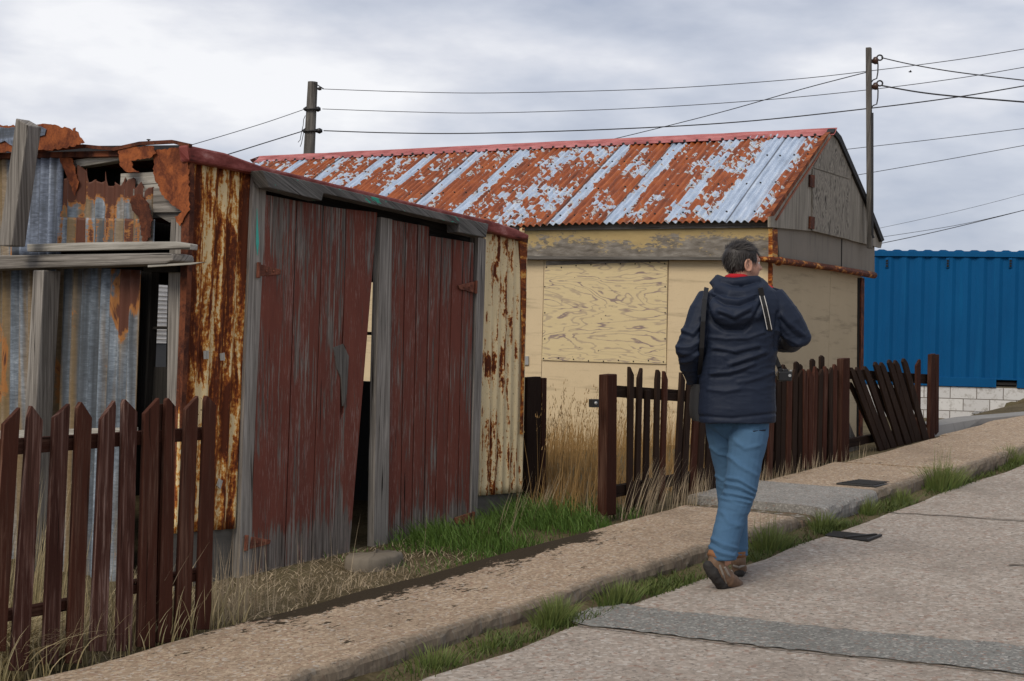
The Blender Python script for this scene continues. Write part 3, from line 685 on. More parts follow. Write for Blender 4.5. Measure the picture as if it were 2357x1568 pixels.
# right-hand wall with a window hole, and the back wall
def rect_ring(plane, outer, inner, t, mat, name, ax=UP):
    m = MB(); o, i = outer, inner
    for q in ([o[0], o[1], i[1], i[0]], [o[1], o[2], i[2], i[1]], [o[2], o[3], i[3], i[2]], [o[3], o[0], i[0], i[3]]): m.prism(q, plane.n, t, ax)
    return m.build(name, MAT[mat], shed)
def on_r(t, z): return U * S_R + N * (-5.55 - t) + UP * z
rect_ring(GRt, [on_r(.02, 2.36), on_r(GLEN, 2.34 + RS * GLEN), on_r(GLEN, .3), on_r(.02, .3)], [on_r(.85, 2.0), on_r(1.65, 2.0), on_r(1.65, 1.28), on_r(.85, 1.28)], .03, 'yel_paint', 'right_wall')
rect_ring(Plane(GR - U * .06, U, N), [on_r(.02, 2.36) - U * .06, on_r(GLEN, 2.36) - U * .06, on_r(GLEN, .2) - U * .06, on_r(.02, .2) - U * .06], [on_r(.85, 2.0) - U * .06, on_r(1.65, 2.0) - U * .06, on_r(1.65, 1.28) - U * .06, on_r(.85, 1.28) - U * .06], .02, 'black', 'interior_shade_sheet')  # black sheet added inside the wall so the door gap reads as shade
m = MB(); zb = GRt.px(860, 768).z
m.box(on_r(.85, zb), on_r(1.65, zb), UP * .012, U * .012); m.build('glazing_bar', MAT['timber_black'], shed)
BK = Plane(N * (-5.55 - GLEN), N, U)
def on_b(s, z): return U * s + N * (-5.55 - GLEN) + UP * z
h0 = BK.px(333, 650).dot(U); h1 = BK.px(392, 650).dot(U); hz0 = BK.px(360, 655).z; hz1 = BK.px(360, 852).z
rect_ring(BK, [on_b(S_L, 2.55 + RS * GLEN), on_b(S_R, 2.3 + RS * GLEN), on_b(S_R, .2), on_b(S_L, .2)], [on_b(h0, hz0), on_b(h1, hz0), on_b(h1, hz1), on_b(h0, hz1)], .03, 'timber_black', 'back_wall')

# corrugated side wall
rnd = [random.random() for _ in range(4000)]
def teeth(amp, fr, seed):
    def f(q):
        x = q * fr + seed * 13; i = int(x); t = x - i; return amp * (rnd[i % 4000] * (1 - t) + rnd[(i + 1) % 4000] * t)
    return f
SP = .080
corr_px(GS, [(-160, 330), (37, 345), (37, 1010), (-160, 1010)], SP, .011, -.015, 'galv', 'side_sheet', shed, 20)
corr_px(GS, [(-160, 620), (84, 618), (75, 1330), (-160, 1400)], SP, .015, .0, 'galv', 'side_sheet', shed, 20)
corr_px(GS, [(35, 353), (147, 357), (140, 585), (28, 590)], SP, .014, .004, 'galv_blue', 'side_sheet', shed, 14, label='blue grey galvanised sheet')
corr_px(GS, [(136, 368), (350, 415), (345, 562), (134, 566)], SP, .014, .0, 'galv_rust', 'side_sheet', shed, 40, teeth(.26, 34, 1), label='rusted sheet with a torn top edge')
corr_px(GS, [(134, 500), (352, 505), (350, 564), (132, 566)], SP, .012, .012, 'galv_rust', 'side_sheet', shed, 10)
SPt = GS.px(292, 672); MAT['galv_spot'] = galv('galvanised_iron_with_rust_patch', .53, .63, 1, 0, (SPt.dot(N), SPt.z))
corr_px(GS, [(108, 612), (327, 622), (300, 1370), (80, 1400)], SP, .015, .006, 'galv_spot', 'side_sheet', shed, 24, label='stained galvanised sheet below the beam')
# torn sheets and patches round the top of the side wall
pp(GS, jag([(352, 346), (432, 338), (436, 480), (412, 520), (402, 498), (420, 490), (398, 474), (372, 448), (352, 398), (354, 372)], 5, 2.2), .004, 'rust', 'torn_sheet', .03, shed)
pp(GS, jag([(272, 345), (300, 337), (352, 336), (358, 352), (350, 362), (322, 366), (303, 372), (305, 386), (322, 398), (296, 397), (276, 384)], 5, 2.2), .004, 'rust', 'torn_sheet', .045, shed)
pp(GS, jag([(134, 362), (166, 364), (176, 404), (182, 425), (170, 450), (160, 420), (150, 392)], 6, 2.0), .004, 'rust', 'torn_sheet', .022, shed)
pp(GS, jag([(300, 450), (322, 446), (342, 470), (350, 505), (345, 545), (330, 560), (318, 500), (300, 475)], 5, 2.2), .004, 'rust_dark', 'torn_sheet', .024, shed)
pp(GS, [(-160, 322), (60, 345), (190, 336), (430, 334), (428, 500), (-160, 520)], .02, 'black', 'interior_shade_sheet', -.30, shed)  # black sheet added to stand for the dark interior behind the torn iron
# boards and timbers behind the torn sheets
pp(GS, [(278, 400), (420, 393), (422, 432), (276, 440)], .03, 'wood_pale', 'wall_board', -.02, shed, ax=N)
pp(GS, [(286, 436), (420, 430), (421, 488), (330, 489), (286, 462)], .03, 'wood_grey', 'wall_board', -.012, shed, ax=N)
pp(GS, [(394, 505), (419, 503), (415, 940), (384, 945), (388, 620)], .05, 'wood_grey', 'stud', -.02, shed)
pp(GS, [(325, 625), (350, 620), (338, 900), (330, 990), (316, 990)], .05, 'timber_black', 'stud', -.06, shed)
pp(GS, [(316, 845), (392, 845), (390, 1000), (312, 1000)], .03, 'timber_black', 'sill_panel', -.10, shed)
pp(GS, [(338, 752), (392, 752), (392, 758), (338, 758)], .02, 'timber_black', 'glazing_bar', -.08, shed, ax=N)
pp(GS, [(352, 485), (420, 480), (418, 508), (390, 512), (352, 490)], .03, 'wood_dgrey', 'wall_board', -.03, shed, ax=N)
pp(GS, [(100, 380), (150, 372), (275, 353), (345, 348), (428, 342), (428, 357), (345, 364), (275, 369), (150, 389), (100, 392)], .07, 'wood_pale', 'wall_plate', -.01, shed, ax=N)
pp(GS, [(-160, 318), (60, 342), (190, 332), (262, 339), (320, 326), (395, 322), (436, 331), (434, 340), (395, 330), (320, 334), (262, 347), (190, 340), (60, 353), (-160, 332)], .02, 'rust_dark', 'roof_edge', .05, shed, ax=N)
pp(GS, [(420, 345), (438, 338), (436, 500), (428, 700), (417, 950), (398, 1230), (388, 1230), (404, 950), (414, 700)], .03, 'rust_dark', 'corner_angle', .02, shed)
# plank, beam, braces
pp(GS, [(62, 562), (250, 557), (403, 556), (438, 562), (437, 575), (404, 573), (250, 576), (62, 579)], .05, 'wood_pale', 'ledge_plank', .14, shed, ax=N, bevel=.004)
pp(GS, [(-160, 590), (120, 586), (380, 582), (396, 585), (398, 600), (380, 607), (250, 612), (-160, 624)], .14, 'wood_grey', 'beam', .16, shed, ax=N, bevel=.008)
pp(GS, [(340, 610), (470, 603), (440, 609), (340, 615)], .02, 'wood_pale', 'splintered_lath', .15, shed, ax=N)
pp(GS, [(330, 612), (404, 606), (404, 626), (330, 626)], .12, 'timber_black', 'beam_packing', .03, shed, ax=N)
pp(GS, [(36, 272), (64, 288), (26, 566), (-5, 566)], .085, 'wood_grey', 'brace', .34, shed, bevel=.006)
pp(GS, [(76, 622), (101, 622), (78, 1010), (62, 1330), (38, 1340), (56, 960)], .11, 'wood_grey', 'brace', .17, shed, bevel=.006)
pp(GS, [(-160, 995), (300, 984), (300, 1003), (-160, 1018)], .05, 'wood_pale', 'ground_rail', .05, shed, ax=N)
# curled roof sheet at the far corner
cs = MB(); cs.prism([GS.px(x, y, .10) for x, y in jag([(-160, 276), (10, 289), (80, 287), (120, 285), (150, 294), (168, 300), (164, 296), (172, 296), (180, 310), (196, 326), (180, 334), (120, 346), (60, 347), (-160, 362)], 4.5, 2.4)], GS.n, .004, UP)
cs.build('curled_roof_sheet', MAT['rust'], shed)
cs = MB(); cs.prism([GS.px(x, y, .108) for x, y in jag([(-160, 290), (20, 293), (95, 290), (106, 298), (102, 312), (80, 318), (70, 336), (30, 338), (12, 326), (-10, 330), (-160, 335)], 8, 2)], GS.n, .004, UP)
cs.build('galvanised_scrap', MAT['galv_blue'], shed)
m = MB()
for x, y in ((342, 322), ): m.tube([GS.px(x, y + 12, 0), GS.px(x, y, 0)], .004, 6); m.ball(GS.px(x, y, 0), (.012, .012, .004), 8, 4)
m.build('roof_nail', MAT['iron'], shed)

# ------------------------------------------------------------------ white weatherboard hut seen through the shed's window
WB = Plane(BK.px(365, 750) - N * 2.4, N, U)
wb = thing('weatherboard_hut', WB.px(365, 1000), 'white weatherboard hut glimpsed through the gap in the rusty shed wall', 'hut')
m = MB()
p0 = WB.px(300, 620); p1 = WB.px(430, 620); zt = WB.px(360, 640).z; zb = WB.px(360, 790).z; k = 15
for i in range(k):
    a = zb + (zt - zb) * i / k; b = zb + (zt - zb) * (i + 1) / k
    q = [Vector((p0.x, p0.y, a)), Vector((p1.x, p1.y, a)), Vector((p1.x, p1.y, b)), Vector((p0.x, p0.y, b))]
    m.add([q[0] + N * .02, q[1] + N * .02, q[2], q[3], q[2] + N * .02], [[0, 1, 2, 3]], [[(0, a), (1, a), (1, b), (0, b)]])
m.build('wall', MAT['weatherboard'], wb)
m = MB(); q = [Vector((p0.x, p0.y, zb)), Vector((p1.x, p1.y, zb)), Vector((p1.x, p1.y, zb)) + N * .55 - UP * .5, Vector((p0.x, p0.y, zb)) + N * .55 - UP * .5]
m.prism(q, (N * .5 + UP * .5), .02, U); m.build('lean_to_roof', MAT['black'], wb)
m = MB(); z0 = .2; q = [Vector((p0.x, p0.y, zb - .02)), Vector((p1.x, p1.y, zb - .02)), Vector((p1.x, p1.y, z0)), Vector((p0.x, p0.y, z0))]; m.prism(q, N, .05, UP); m.build('base', MAT['plinth'], wb)

# ================================================================== CREAM HUT
Hc = dep(1775, 560, 14.0); dH = Vector((.887, -.462, 0)).normalized(); dG = Vector((.462, .887, 0)).normalized()
HF = Plane(Hc, -dG, dH); HG = Plane(Hc, dH, dG)
hz = .25
hut = thing('cream_hut', (Hc.x, Hc.y, hz), 'cream boarded hut with a rust and galvanised corrugated gable roof and grey timber gable', 'hut')
HL = 7.85
def hf(l, z, off=0): return Vector((Hc.x, Hc.y, z)) - dH * l - dG * off
def hg(t, z, off=0): return Vector((Hc.x, Hc.y, z)) + dG * t + dH * off
E0 = HG.px(1776, 497, .10); RG = HG.px(1922, 303, .10); E1 = HG.px(2034, 555, .10)
tR = (RG - Hc).dot(dG); tE = (E1 - Hc).dot(dG); zE = E0.z; zR = RG.z; zE1 = E1.z
tw = (HG.px(2012, 600) - Hc).dot(dG)
# walls
zw = HF.px(1500, 597).z
m = MB(); seams = [0] + [ (Hc - HF.px(x, 700)).dot(dH) for x in (1537, 1250)] ; L = seams[-1]
while L < HL - .4: L += 1.22; seams.append(min(L, HL - .25))
for a, b in zip(seams, seams[1:]): m.prism([hf(a + .003, zw), hf(b - .003, zw), hf(b - .003, hz), hf(a + .003, hz)], HF.n, .03, UP)
m.build('front_wall', MAT['yellow'], hut)
m = MB(); m.prism([hf(-.0, zw + .02, -.03), hf(HL - .2, zw + .02, -.03), hf(HL - .2, hz, -.03), hf(0, hz, -.03)], HF.n, .05, UP); m.build('wall_frame', MAT['timber_black'], hut)
tj = (HG.px(1910, 700) - Hc).dot(dG); tl = (HG.px(1986, 700) - Hc).dot(dG)
m = MB()
for a, b in ((.06, tj), (tj, tl)): m.prism([hg(a + .004, zw + .05), hg(b - .004, zw + .0), hg(b - .004, hz), hg(a + .004, hz)], HG.n, .03, UP)
m.build('gable_wall', MAT['yellow_shaded'], hut)
m = MB(); m.prism([hg(.05, zw + .1, -.034), hg(tl, zw + .1, -.034), hg(tl, hz, -.034), hg(.05, hz, -.034)], HG.n, .05, UP); m.build('wall_frame', MAT['timber_black'], hut)
# back and far walls
m = MB(); bk = dG * tl
m.prism([hf(.05, zw + .2) + bk, hf(HL - .2, zw + .2) + bk, hf(HL - .2, hz) + bk, hf(.05, hz) + bk], dG, .04, UP); m.build('back_wall', MAT['yellow_shaded'], hut)
m = MB(); q = hf(HL - .22, 0); m.prism([q + UP * zw, q + bk + UP * zw, q + bk + UP * hz, q + UP * hz], -dH, .04, UP); m.build('far_wall', MAT['yellow_shaded'], hut)
# frieze boards above the wall, front and gable
def hpx(plane, pts, t, mat, name, off=0, ax=UP, par=hut, bevel=0, label=None):
    m = MB(); m.prism([plane.px(x, y, off) for x, y in pts], plane.n, t, ax); return m.build(name, MAT[mat], par, bevel=bevel, label=label)
hpx(HF, [(900, 527), (1779, 520), (1779, 592), (900, 590)], .06, 'frieze', 'frieze_board', .06, dH)
hpx(HF, [(900, 587), (1300, 590), (1765, 592), (1765, 599), (1300, 597), (900, 596)], .10, 'wood_dgrey', 'drip_ledge', .10, dH)
hpx(HF, [(900, 516), (1775, 505), (1775, 524), (1190, 531), (900, 534)], .03, 'wood_dgrey', 'fascia', .085, dH)
hpx(HG, [(1788, 522), (1869, 533), (1937, 549), (2013, 566), (2013, 634), (1940, 622), (1795, 600)], .06, 'board_grey', 'frieze_board', .05, dG)
hpx(HG, [(1937, 550), (1939, 549), (1938, 622), (1936, 622)], .005, 'timber_black', 'board_joint', .053)
# gable triangle of boards, with the hatch
gp = [(1774, 499), (1906, 313), (1922, 298), (1936, 322), (1999, 465), (2031, 556), (2028, 571), (1957, 553), (1869, 532), (1774, 523)]
hpx(HG, gp, .03, 'gable_wood', 'gable_boarding', .085, UP)
hpx(HG, [(1872, 386), (1918, 301), (1924, 301), (1962, 388), (1958, 413)], .012, 'ply_grey', 'gable_panel', .094)
ht = hpx(HG, [(1871, 388), (1957, 416), (1957, 552), (1870, 531)], .02, 'ply_grey', 'hatch_door', .10, label='weathered plywood loft hatch')
for y in (402, 498):
    hpx(HG, [(1866, y), (1876, y + 2), (1875, y + 30), (1865, y + 28)], .02, 'rust_dark', 'hinge', .108, par=ht)
# battens of black felt under the far verge
hpx(HG, [(1922, 296), (1937, 314), (1999, 458), (2036, 553), (2030, 557), (1995, 466), (1933, 324), (1918, 305)], .08, 'black', 'verge_felt', .12, UP)
# rusty angle irons: corner post, gutter, far corner
hpx(HG, [(1778, 527), (1790, 528), (1790, 600), (1778, 598)], .04, 'brown_rust', 'corner_angle', .09)
hpx(HF, [(1768, 600), (1777, 600), (1774, 1100), (1765, 1100)], .03, 'brown_rust', 'corner_angle', .02)
hpx(HG, [(1983, 640), (1990, 641), (1987, 900), (1985, 1100), (1979, 1100)], .04, 'rust_dark', 'corner_angle', .03)
hpx(HG, [(1976, 640), (1983, 640), (1980, 1100), (1973, 1100)], .02, 'timber_black', 'wall_post', .012)
m = MB(); pts = [(1748, 597), (1790, 600), (1850, 608), (1920, 618), (2012, 634)]
m.tube([HG.px(x, y, .12) for x, y in pts], [.02, .035, .034, .034, .04], 10); m.ball(HG.px(1792, 602, .12), .045, 10, 6)
m.build('gutter', MAT['gutter'], hut, smooth=True)
hpx(HF, [(1745, 590), (1800, 592), (1800, 600), (1745, 598)], .05, 'rust', 'gutter_bracket', .13, dH)
# plywood over the window
nb = MB()
for i in range(9):
    for x, y in ((1258 + i * 34, 614 - i * 1.2 + jit(3)), (1251 + i * 34.5, 825 + i * 1.1 + jit(3))): nb.ball(HF.px(x, y, .017), (.008, .008, .008), 6, 4)
for y in (660, 720, 780):
    nb.ball(HF.px(1254, y, .017), .008, 6, 4); nb.ball(HF.px(1531, y, .017), .008, 6, 4)
m = MB(); m.prism([HF.px(x, y, .016) for x, y in ((1255, 610), (1536, 600), (1533, 838), (1247, 829))], HF.n, .014, dH); m.build('window_board', MAT['ply'], hut, label='cream painted plywood sheet nailed over the window', extra=(nb, MAT['iron']))
hpx(HF, [(1257, 601), (1537, 597), (1537, 602), (1256, 611)], .02, 'frieze', 'window_head', .02, dH)
hpx(HF, [(1205, 820), (1216, 820), (1216, 840), (1205, 840)], .02, 'steel', 'wall_bracket', .02)

# roof
def hr(l, q, lift=0, side=0):
    "point on the near roof slope, l metres from the gable end, q = 0 at the ridge and 1 at the eave"
    if side == 0:
        a = hg(tR, zR); b = Vector((Hc.x, Hc.y, zE)) - dG * .10
    else:
        a = hg(tR, zR); b = Vector((Hc.x, Hc.y, zE1)) + dG * (tE + .05)
    n = (b - a).cross(dH); n = n if n.z > 0 else -n
    return a.lerp(b, q) + dH * (.10 - l) + n.normalized() * lift
SL = (hr(0, 0) - hr(0, 1)).length
for side in (0, 1):
    m = MB(); per = 8; k = int(HL / .076 * per); rows = 16; P = []
    for i in range(rows + 1):
        q = i / rows * (1.03 if side == 0 else 1)
        row = []
        for j in range(k + 1):
            l = (0 if side == 0 else .09) + HL * j / k; sag = .012 * mnoise.noise(Vector((l * .8, q * 2, 0)))
            ov = .006 if int(l / .66 + .13) % 2 else 0
            jg = (.012 * mnoise.noise(Vector((int(l / .66 + .13) * 3.7, 1, 0)))) if i == rows else 0
            row.append(hr(l, q + jg, .0145 * math.sin(2 * math.pi * l / .076) + sag + ov, side))
        P.append(row)
    m.grid(P, lambda i, j: (HL * j / k, SL * i / rows * 1.03), side == 0)
    nb = MB()
    for q in (.30, .63, .945):
        for j in range(int(HL / .152)):
            if random.random() < .75:
                l = .12 + j * .152 + jit(.01); nb.ball(hr(l, q + jit(.008), .022, side), (.012, .012, .010), 6, 4)
    m.build('roof', MAT['roof'], hut, smooth=True, solid=.004, extra=(nb, MAT['iron']))
# ridge cap
m = MB(); prof = [(-.22, 0), (-.10, .010), (-.035, .020), (0, .030)]
RW = .16 / SL; k = 30; P = []
rows = [(RW, 0, .024), (RW * .5, 0, .026), (.02, 0, .034), (0, 0, .045), (.02, 1, .034), (RW * .5, 1, .026), (RW, 1, .024)]
for q, sd, lf in rows: P.append([hr((-.03 if sd == 0 else .2) + (HL + .03) * j / k, q, lf + .006 * mnoise.noise(Vector((j * .9, q, 0))), sd) for j in range(k + 1)])
m.grid(P, lambda i, j: (HL * j / k, i * .06), False)
nb = MB()
for j in range(int(HL / .152)): nb.ball(hr(.03 + j * .152, RW * .93, .03), (.014, .014, .012), 6, 4)
m.build('ridge_cap', MAT['ridge'], hut, solid=-.004, extra=(nb, MAT['iron']))
m = MB()   # rusty barge sheet along the near verge
m.prism([HG.px(x, y, .13) for x, y in ((1902, 312), (1912, 304), (1782, 497), (1770, 499))], HG.n, .05, UP); m.build('verge_flashing', MAT['rust'], hut)

# ------------------------------------------------------------------ service pole fixed to the gable
pl = thing('service_pole', HG.px(2001, 573, .2), 'thin square timber pole bolted to the gable of the cream hut', 'pole')
m = MB(); t_ = HG.px(1999.5, 110, .16); b_ = HG.px(2002, 572, .16); m.box(b_, t_, dH * .030, dG * .030); m.build('post', MAT['wood_dgrey'], pl, bevel=.006)
def DD(x, y, D): return dep(x, y, D)
PD = (HG.px(2001, 300, .17) - CAM).y
for y0, yl, mat in ((139, 148, 'porcelain'), (198, 204, 'porcelain')):
    m = MB(); m.tube([DD(2006, y0 + 2, PD), DD(2010, y0 + 2, PD), DD(2013, y0 + 1, PD), DD(2019, y0, PD), DD(2020, y0, PD)], [.02, .03, .045, .045, .03], 10); m.build('insulator', MAT[mat], pl, smooth=True)
    m = MB(); c = (2025, y0 - 6); m.tube([DD(c[0] + 6.5 * math.cos(a), c[1] + 6 * math.sin(a), PD) for a in lin(math.pi, 3 * math.pi, 14)], .010, 6)
    m.tube([DD(*p, PD) for p in ((2020, y0), (2021, y0 + 12), (2020.5, y0 + 28), (2018, y0 + 42), (2010, y0 + 45), (2006, y0 + 50))], .008, 6)
    m.build('wire_loop', MAT['wire'], pl)
m = MB(); m.tube([DD(2008, y, PD - .02) for y in (260, 330, 400, 470, 540)] + [DD(2011, 548, PD - .02)], .014, 6); m.build('conduit', MAT['wire'], pl)

# ------------------------------------------------------------------ utility pole behind the hut
UD = 24.0
ub = dep(710, 1000, UD); ub.z = .35
up = thing('utility_pole', ub, 'stout weathered utility pole rising behind the corrugated roof', 'pole')
m = MB(); t0 = dep(720, 189, UD); b0 = dep(712, 345, UD); ax = (b0 - t0); e = b0 + ax * ((b0.z - .35) / -ax.z); m.tube([t0, t0.lerp(b0, .5), b0, e], [.083, .088, .095, .125], 14); m.build('pole', MAT['wood_dgrey'], up)
m = MB(); m.tube([dep(x, y, UD - .1) for x, y in ((731, 204), (735, 204.5), (740, 205))], [.018, .03, .02], 8)
m.tube([dep(x, y, UD - .1) for x, y in ((722, 191), (731, 196), (745, 205))], .01, 6); m.build('bracket', MAT['iron'], up)
for y, xx in ((251, (700, 738)), (301, (697, 742))):
    m = MB(); c = dep(715.5 - (y - 251) * .05, y, UD); m.tube([c + Vector((math.cos(a) * .115, math.sin(a) * .115, math.sin(a) * .02)) for a in lin(0, 2 * math.pi, 16)], .018, 6); m.build('strap', MAT['iron'], up)
    for sx, x in ((-1, xx[0]), (1, xx[1])):
        m = MB(); m.tube([dep(715 + sx * 12, y, UD), dep(x - sx * 6, y + .5, UD), dep(x, y + .5, UD)], [.03, .05, .025], 8); m.build('insulator', MAT['blackp'], up, smooth=True)
m = MB(); m.tube([dep(x, y, UD - .15) for x, y in ((703, 266), (699, 275), (698, 288), (694, 305), (691, 322), (686, 328))], .006, 5)
m.tube([dep(x, y, UD - .15) for x, y in ((700, 300), (697, 315), (694, 330), (691, 338))], .006, 5); m.build('loose_wire', MAT['wire'], up)

# ------------------------------------------------------------------ overhead lines
def line(label, pts, r, group='overhead wires'):
    "pts: (x, y, depth); a smooth cable through them"
    P = [dep(*p) for p in pts]; Q = []
    for i in range(len(P) - 1):
        p0, p1, p2, p3 = P[max(i - 1, 0)], P[i], P[i + 1], P[min(i + 2, len(P) - 1)]
        for k in range(8):
            t = k / 8; Q.append(.5 * ((2 * p1) + (p2 - p0) * t + (2 * p0 - 5 * p1 + 4 * p2 - p3) * t * t + (3 * p1 - p0 - 3 * p2 + p3) * t ** 3))
    Q.append(P[-1])
    if pts[-1][0] > 2500 or pts[-1][0] < 450: Q += [P[-1] + (P[-1] - P[-2]) * k for k in (1, 2.5, 5)]     # the cable goes on to its next pole
    if 1850 < pts[0][0] < 1991: Q = [P[0] + (P[0] - P[1]) * k for k in (6, 3, 1)] + Q
    m = MB(); m.tube(Q, r, 6); tag(m.build('overhead_wire', MAT['wire']), label, 'wire', group)
def dd(x): return 24 - (x - 715) / 1640 * 2.6
line('uppermost of three thin wires running right from the stout utility pole', [(x, y, dd(x)) for x, y in ((742, 205), (950, 212), (1150, 214), (1500, 205), (1800, 185), (1998, 164), (2200, 138), (2357, 113), (2600, 72))], .0058)
line('middle of three thin wires running right from the stout utility pole', [(x, y, dd(x)) for x, y in ((742, 251), (950, 258), (1130, 260), (1450, 250), (1750, 231), (1998, 207), (2200, 181), (2357, 155), (2600, 112))], .0058)
line('thick black cable, lowest running right from the stout utility pole', [(x, y, dd(x)) for x, y in ((745, 301), (900, 306), (1090, 307), (1400, 298), (1700, 281), (1998, 250), (2200, 224), (2357, 198), (2600, 156))], .0095)
line('thin wire dropping left from the middle of the stout utility pole', [(700, 252, 24), (600, 286, 23), (443, 333, 21), (300, 370, 20)], .0058)
line('black cable dropping left from the lowest clamp of the stout utility pole', [(697, 302, 24), (610, 329, 23.4), (523, 356, 23), (420, 385, 22)], .009)
line('thin wire slanting from the thin gable pole down behind the ridge', [(1993, 167, PD), (1950, 178, PD + .6), (1840, 207, PD + 1.6), (1650, 261, PD + 3.4), (1430, 316, PD + 5.4), (1300, 345, PD + 6.5)], .0058)
line('upper wire falling right from the top insulator of the thin gable pole', [(2029, 133, PD), (2100, 149, PD - .3), (2200, 166, PD - .6), (2357, 185, PD - 1.2), (2600, 212, PD - 2)], .0070)
line('thick lower cable falling right from the second insulator of the thin gable pole', [(2029, 197, PD), (2060, 203, PD - .1), (2120, 213, PD - .3), (2200, 222, PD - .6), (2357, 235, PD - 1.2), (2600, 254, PD - 2)], .0095)
line('wire emerging behind the gable top and rising right', [(1900, 350, 24), (1948, 344, 24), (2150, 321, 23.4), (2357, 296, 23), (2600, 266, 22)], .0058)
line('wire emerging behind the gable slope halfway down and rising right', [(1920, 413, 24), (1985, 401, 24), (2170, 369, 23.4), (2357, 335, 23), (2600, 292, 22)], .0058)
line('faint thin wire, highest of three rising right above the blue container', [(1990, 532, 30), (2036, 523, 30), (2200, 487, 29.5), (2357, 447, 29), (2600, 380, 28)], .0042)
line('thin wire, middle of three rising right above the blue container', [(1990, 552, 30), (2036, 545, 30), (2200, 519, 29.5), (2340, 488, 29), (2600, 425, 28)], .0055)
line('black cable, lowest of three rising right above the blue container', [(1990, 566, 30), (2030, 560, 30), (2170, 530, 29.5), (2357, 484, 29), (2600, 420, 28)], .0085)
m = MB(); bp = dep(2095, 165.5, 40); m.tube([bp + Vector((-.045, 0, 0)), bp, bp + Vector((.05, 0, 0))], [.01, .022, .008], 6)
for sx in (-1, 1): m.add([bp, bp + Vector((.02, sx * .05, .015)), bp + Vector((-.02, sx * .11, .03)), bp + Vector((-.03, sx * .04, .01))], [[0, 1, 2, 3]], [[(0, 0)] * 4])
tag(m.build('bird', MAT['wire']), 'tiny dark bird flying beside the thin gable pole', 'bird')

# ================================================================== BLUE CONTAINER ON A BLOCK WALL
c0 = dep(2015, 585, 26.8); c1 = dep(2357, 586, 26.2); dC = (c1 - c0); dC.z = 0; dC.normalize(); nC = Vector((dC.y, -dC.x, 0)); CF = Plane(c0, nC, dC)
zt = CF.px(2180, 578).z; zp = CF.px(2180, 591).z; zpb = CF.px(2180, 868).z; zcb = CF.px(2180, 889).z
LX = (dep(1900, 585, 26.9) - c0).dot(dC)
def cp(l, z, off=0): return Vector((c0.x, c0.y, 0)) + dC * (LX + l) + nC * off + UP * z
CL = 6.06; CW = 2.44
ct = thing('shipping_container', cp(CL / 2, zcb, -CW / 2), 'blue corrugated steel shipping container standing on a white block wall', 'container')
m = MB(); P = [[], []]; pt = .278; uvx = []
for i in range(int(CL / pt)):
    b = .02 + i * pt
    for l, o in ((b, -.02), (b + .072, -.02), (b + .14, -.055), (b + .21, -.055)):
        P[0].append(cp(l, zp, o)); P[1].append(cp(l, zpb, o)); uvx.append(l)
m.grid(P, lambda i, j: (uvx[j], i * 2.2), True); m.build('side_panel', MAT['cont'], ct)
m = MB(); m.box(cp(0, (zt + zp) / 2 - .005, -.03), cp(CL, (zt + zp) / 2 - .005, -.03), UP * ((zt - zp) / 2 - .004), nC * .035); m.build('top_rail', MAT['cont'], ct, bevel=.006)
P = [[], []]; uvx = []
for i in range(int(CL / pt)):
    b = .02 + i * pt
    for l, h in ((b, 0), (b + .09, 0), (b + .13, .022), (b + .22, .022)): P[0].append(cp(l, zt + h, -.012)); P[1].append(cp(l, zt + h, -CW)); uvx.append(l)
m = MB(); m.grid(P, lambda i, j: (uvx[j], i), False); m.build('roof', MAT['cont'], ct, solid=.03)
fx0 = (CF.px(2293, 886) - cp(0, 0)).dot(dC); fx1 = (CF.px(2341, 886) - cp(0, 0)).dot(dC); zr0 = zcb; zr1 = zpb
m = MB()
for a, b in ((0, fx0), (fx1, fx1 + .9), (fx1 + 1.26, CL)):
    m.box(cp(a, (zr0 + zr1) / 2, -.03), cp(b, (zr0 + zr1) / 2, -.03), UP * ((zr1 - zr0) / 2), nC * .034)
m.box(cp(fx0, zr1 - .015, -.03), cp(fx1, zr1 - .015, -.03), UP * .014, nC * .032); m.box(cp(fx1 + .9, zr1 - .015, -.03), cp(fx1 + 1.26, zr1 - .015, -.03), UP * .014, nC * .032)
m.build('bottom_rail', MAT['cont'], ct, bevel=.005)
m = MB(); m.box(cp(fx0, (zr0 + zr1) / 2 - .01, -.3), cp(fx1, (zr0 + zr1) / 2 - .01, -.3), UP * .06, nC * .2); m.build('fork_pocket', MAT['void'], ct)
for l in (0, CL - .16):
    for z in (zcb, zt - .118):
        m = MB(); m.box(cp(l, z + .059, -.08), cp(l + .178, z + .059, -.08), UP * .06, nC * .09); m.build('corner_casting', MAT['cont'], ct, bevel=.008)
    m = MB(); m.box(cp(l + .09, zcb + .12, -.05), cp(l + .09, zt - .12, -.05), dC * .08, nC * .05); m.build('corner_post', MAT['cont'], ct)
for l in (0, CL): 
    m = MB(); m.prism([cp(l, zt - .02, -.06), cp(l, zt - .02, -CW), cp(l, zcb, -CW), cp(l, zcb, -.06)], dC, .04, UP); m.build('end_wall', MAT['cont'], ct)
m = MB(); m.prism([cp(0, zt - .02, -CW), cp(CL, zt - .02, -CW), cp(CL, zcb, -CW), cp(0, zcb, -CW)], -nC, .04, UP); m.build('back_panel', MAT['cont'], ct)
m = MB(); m.prism([cp(.05, zcb + .1, -.07), cp(CL - .05, zcb + .1, -.07), cp(CL - .05, zcb + .1, -CW), cp(.05, zcb + .1, -CW)], UP, .05, dC); m.build('floor', MAT['iron'], ct)
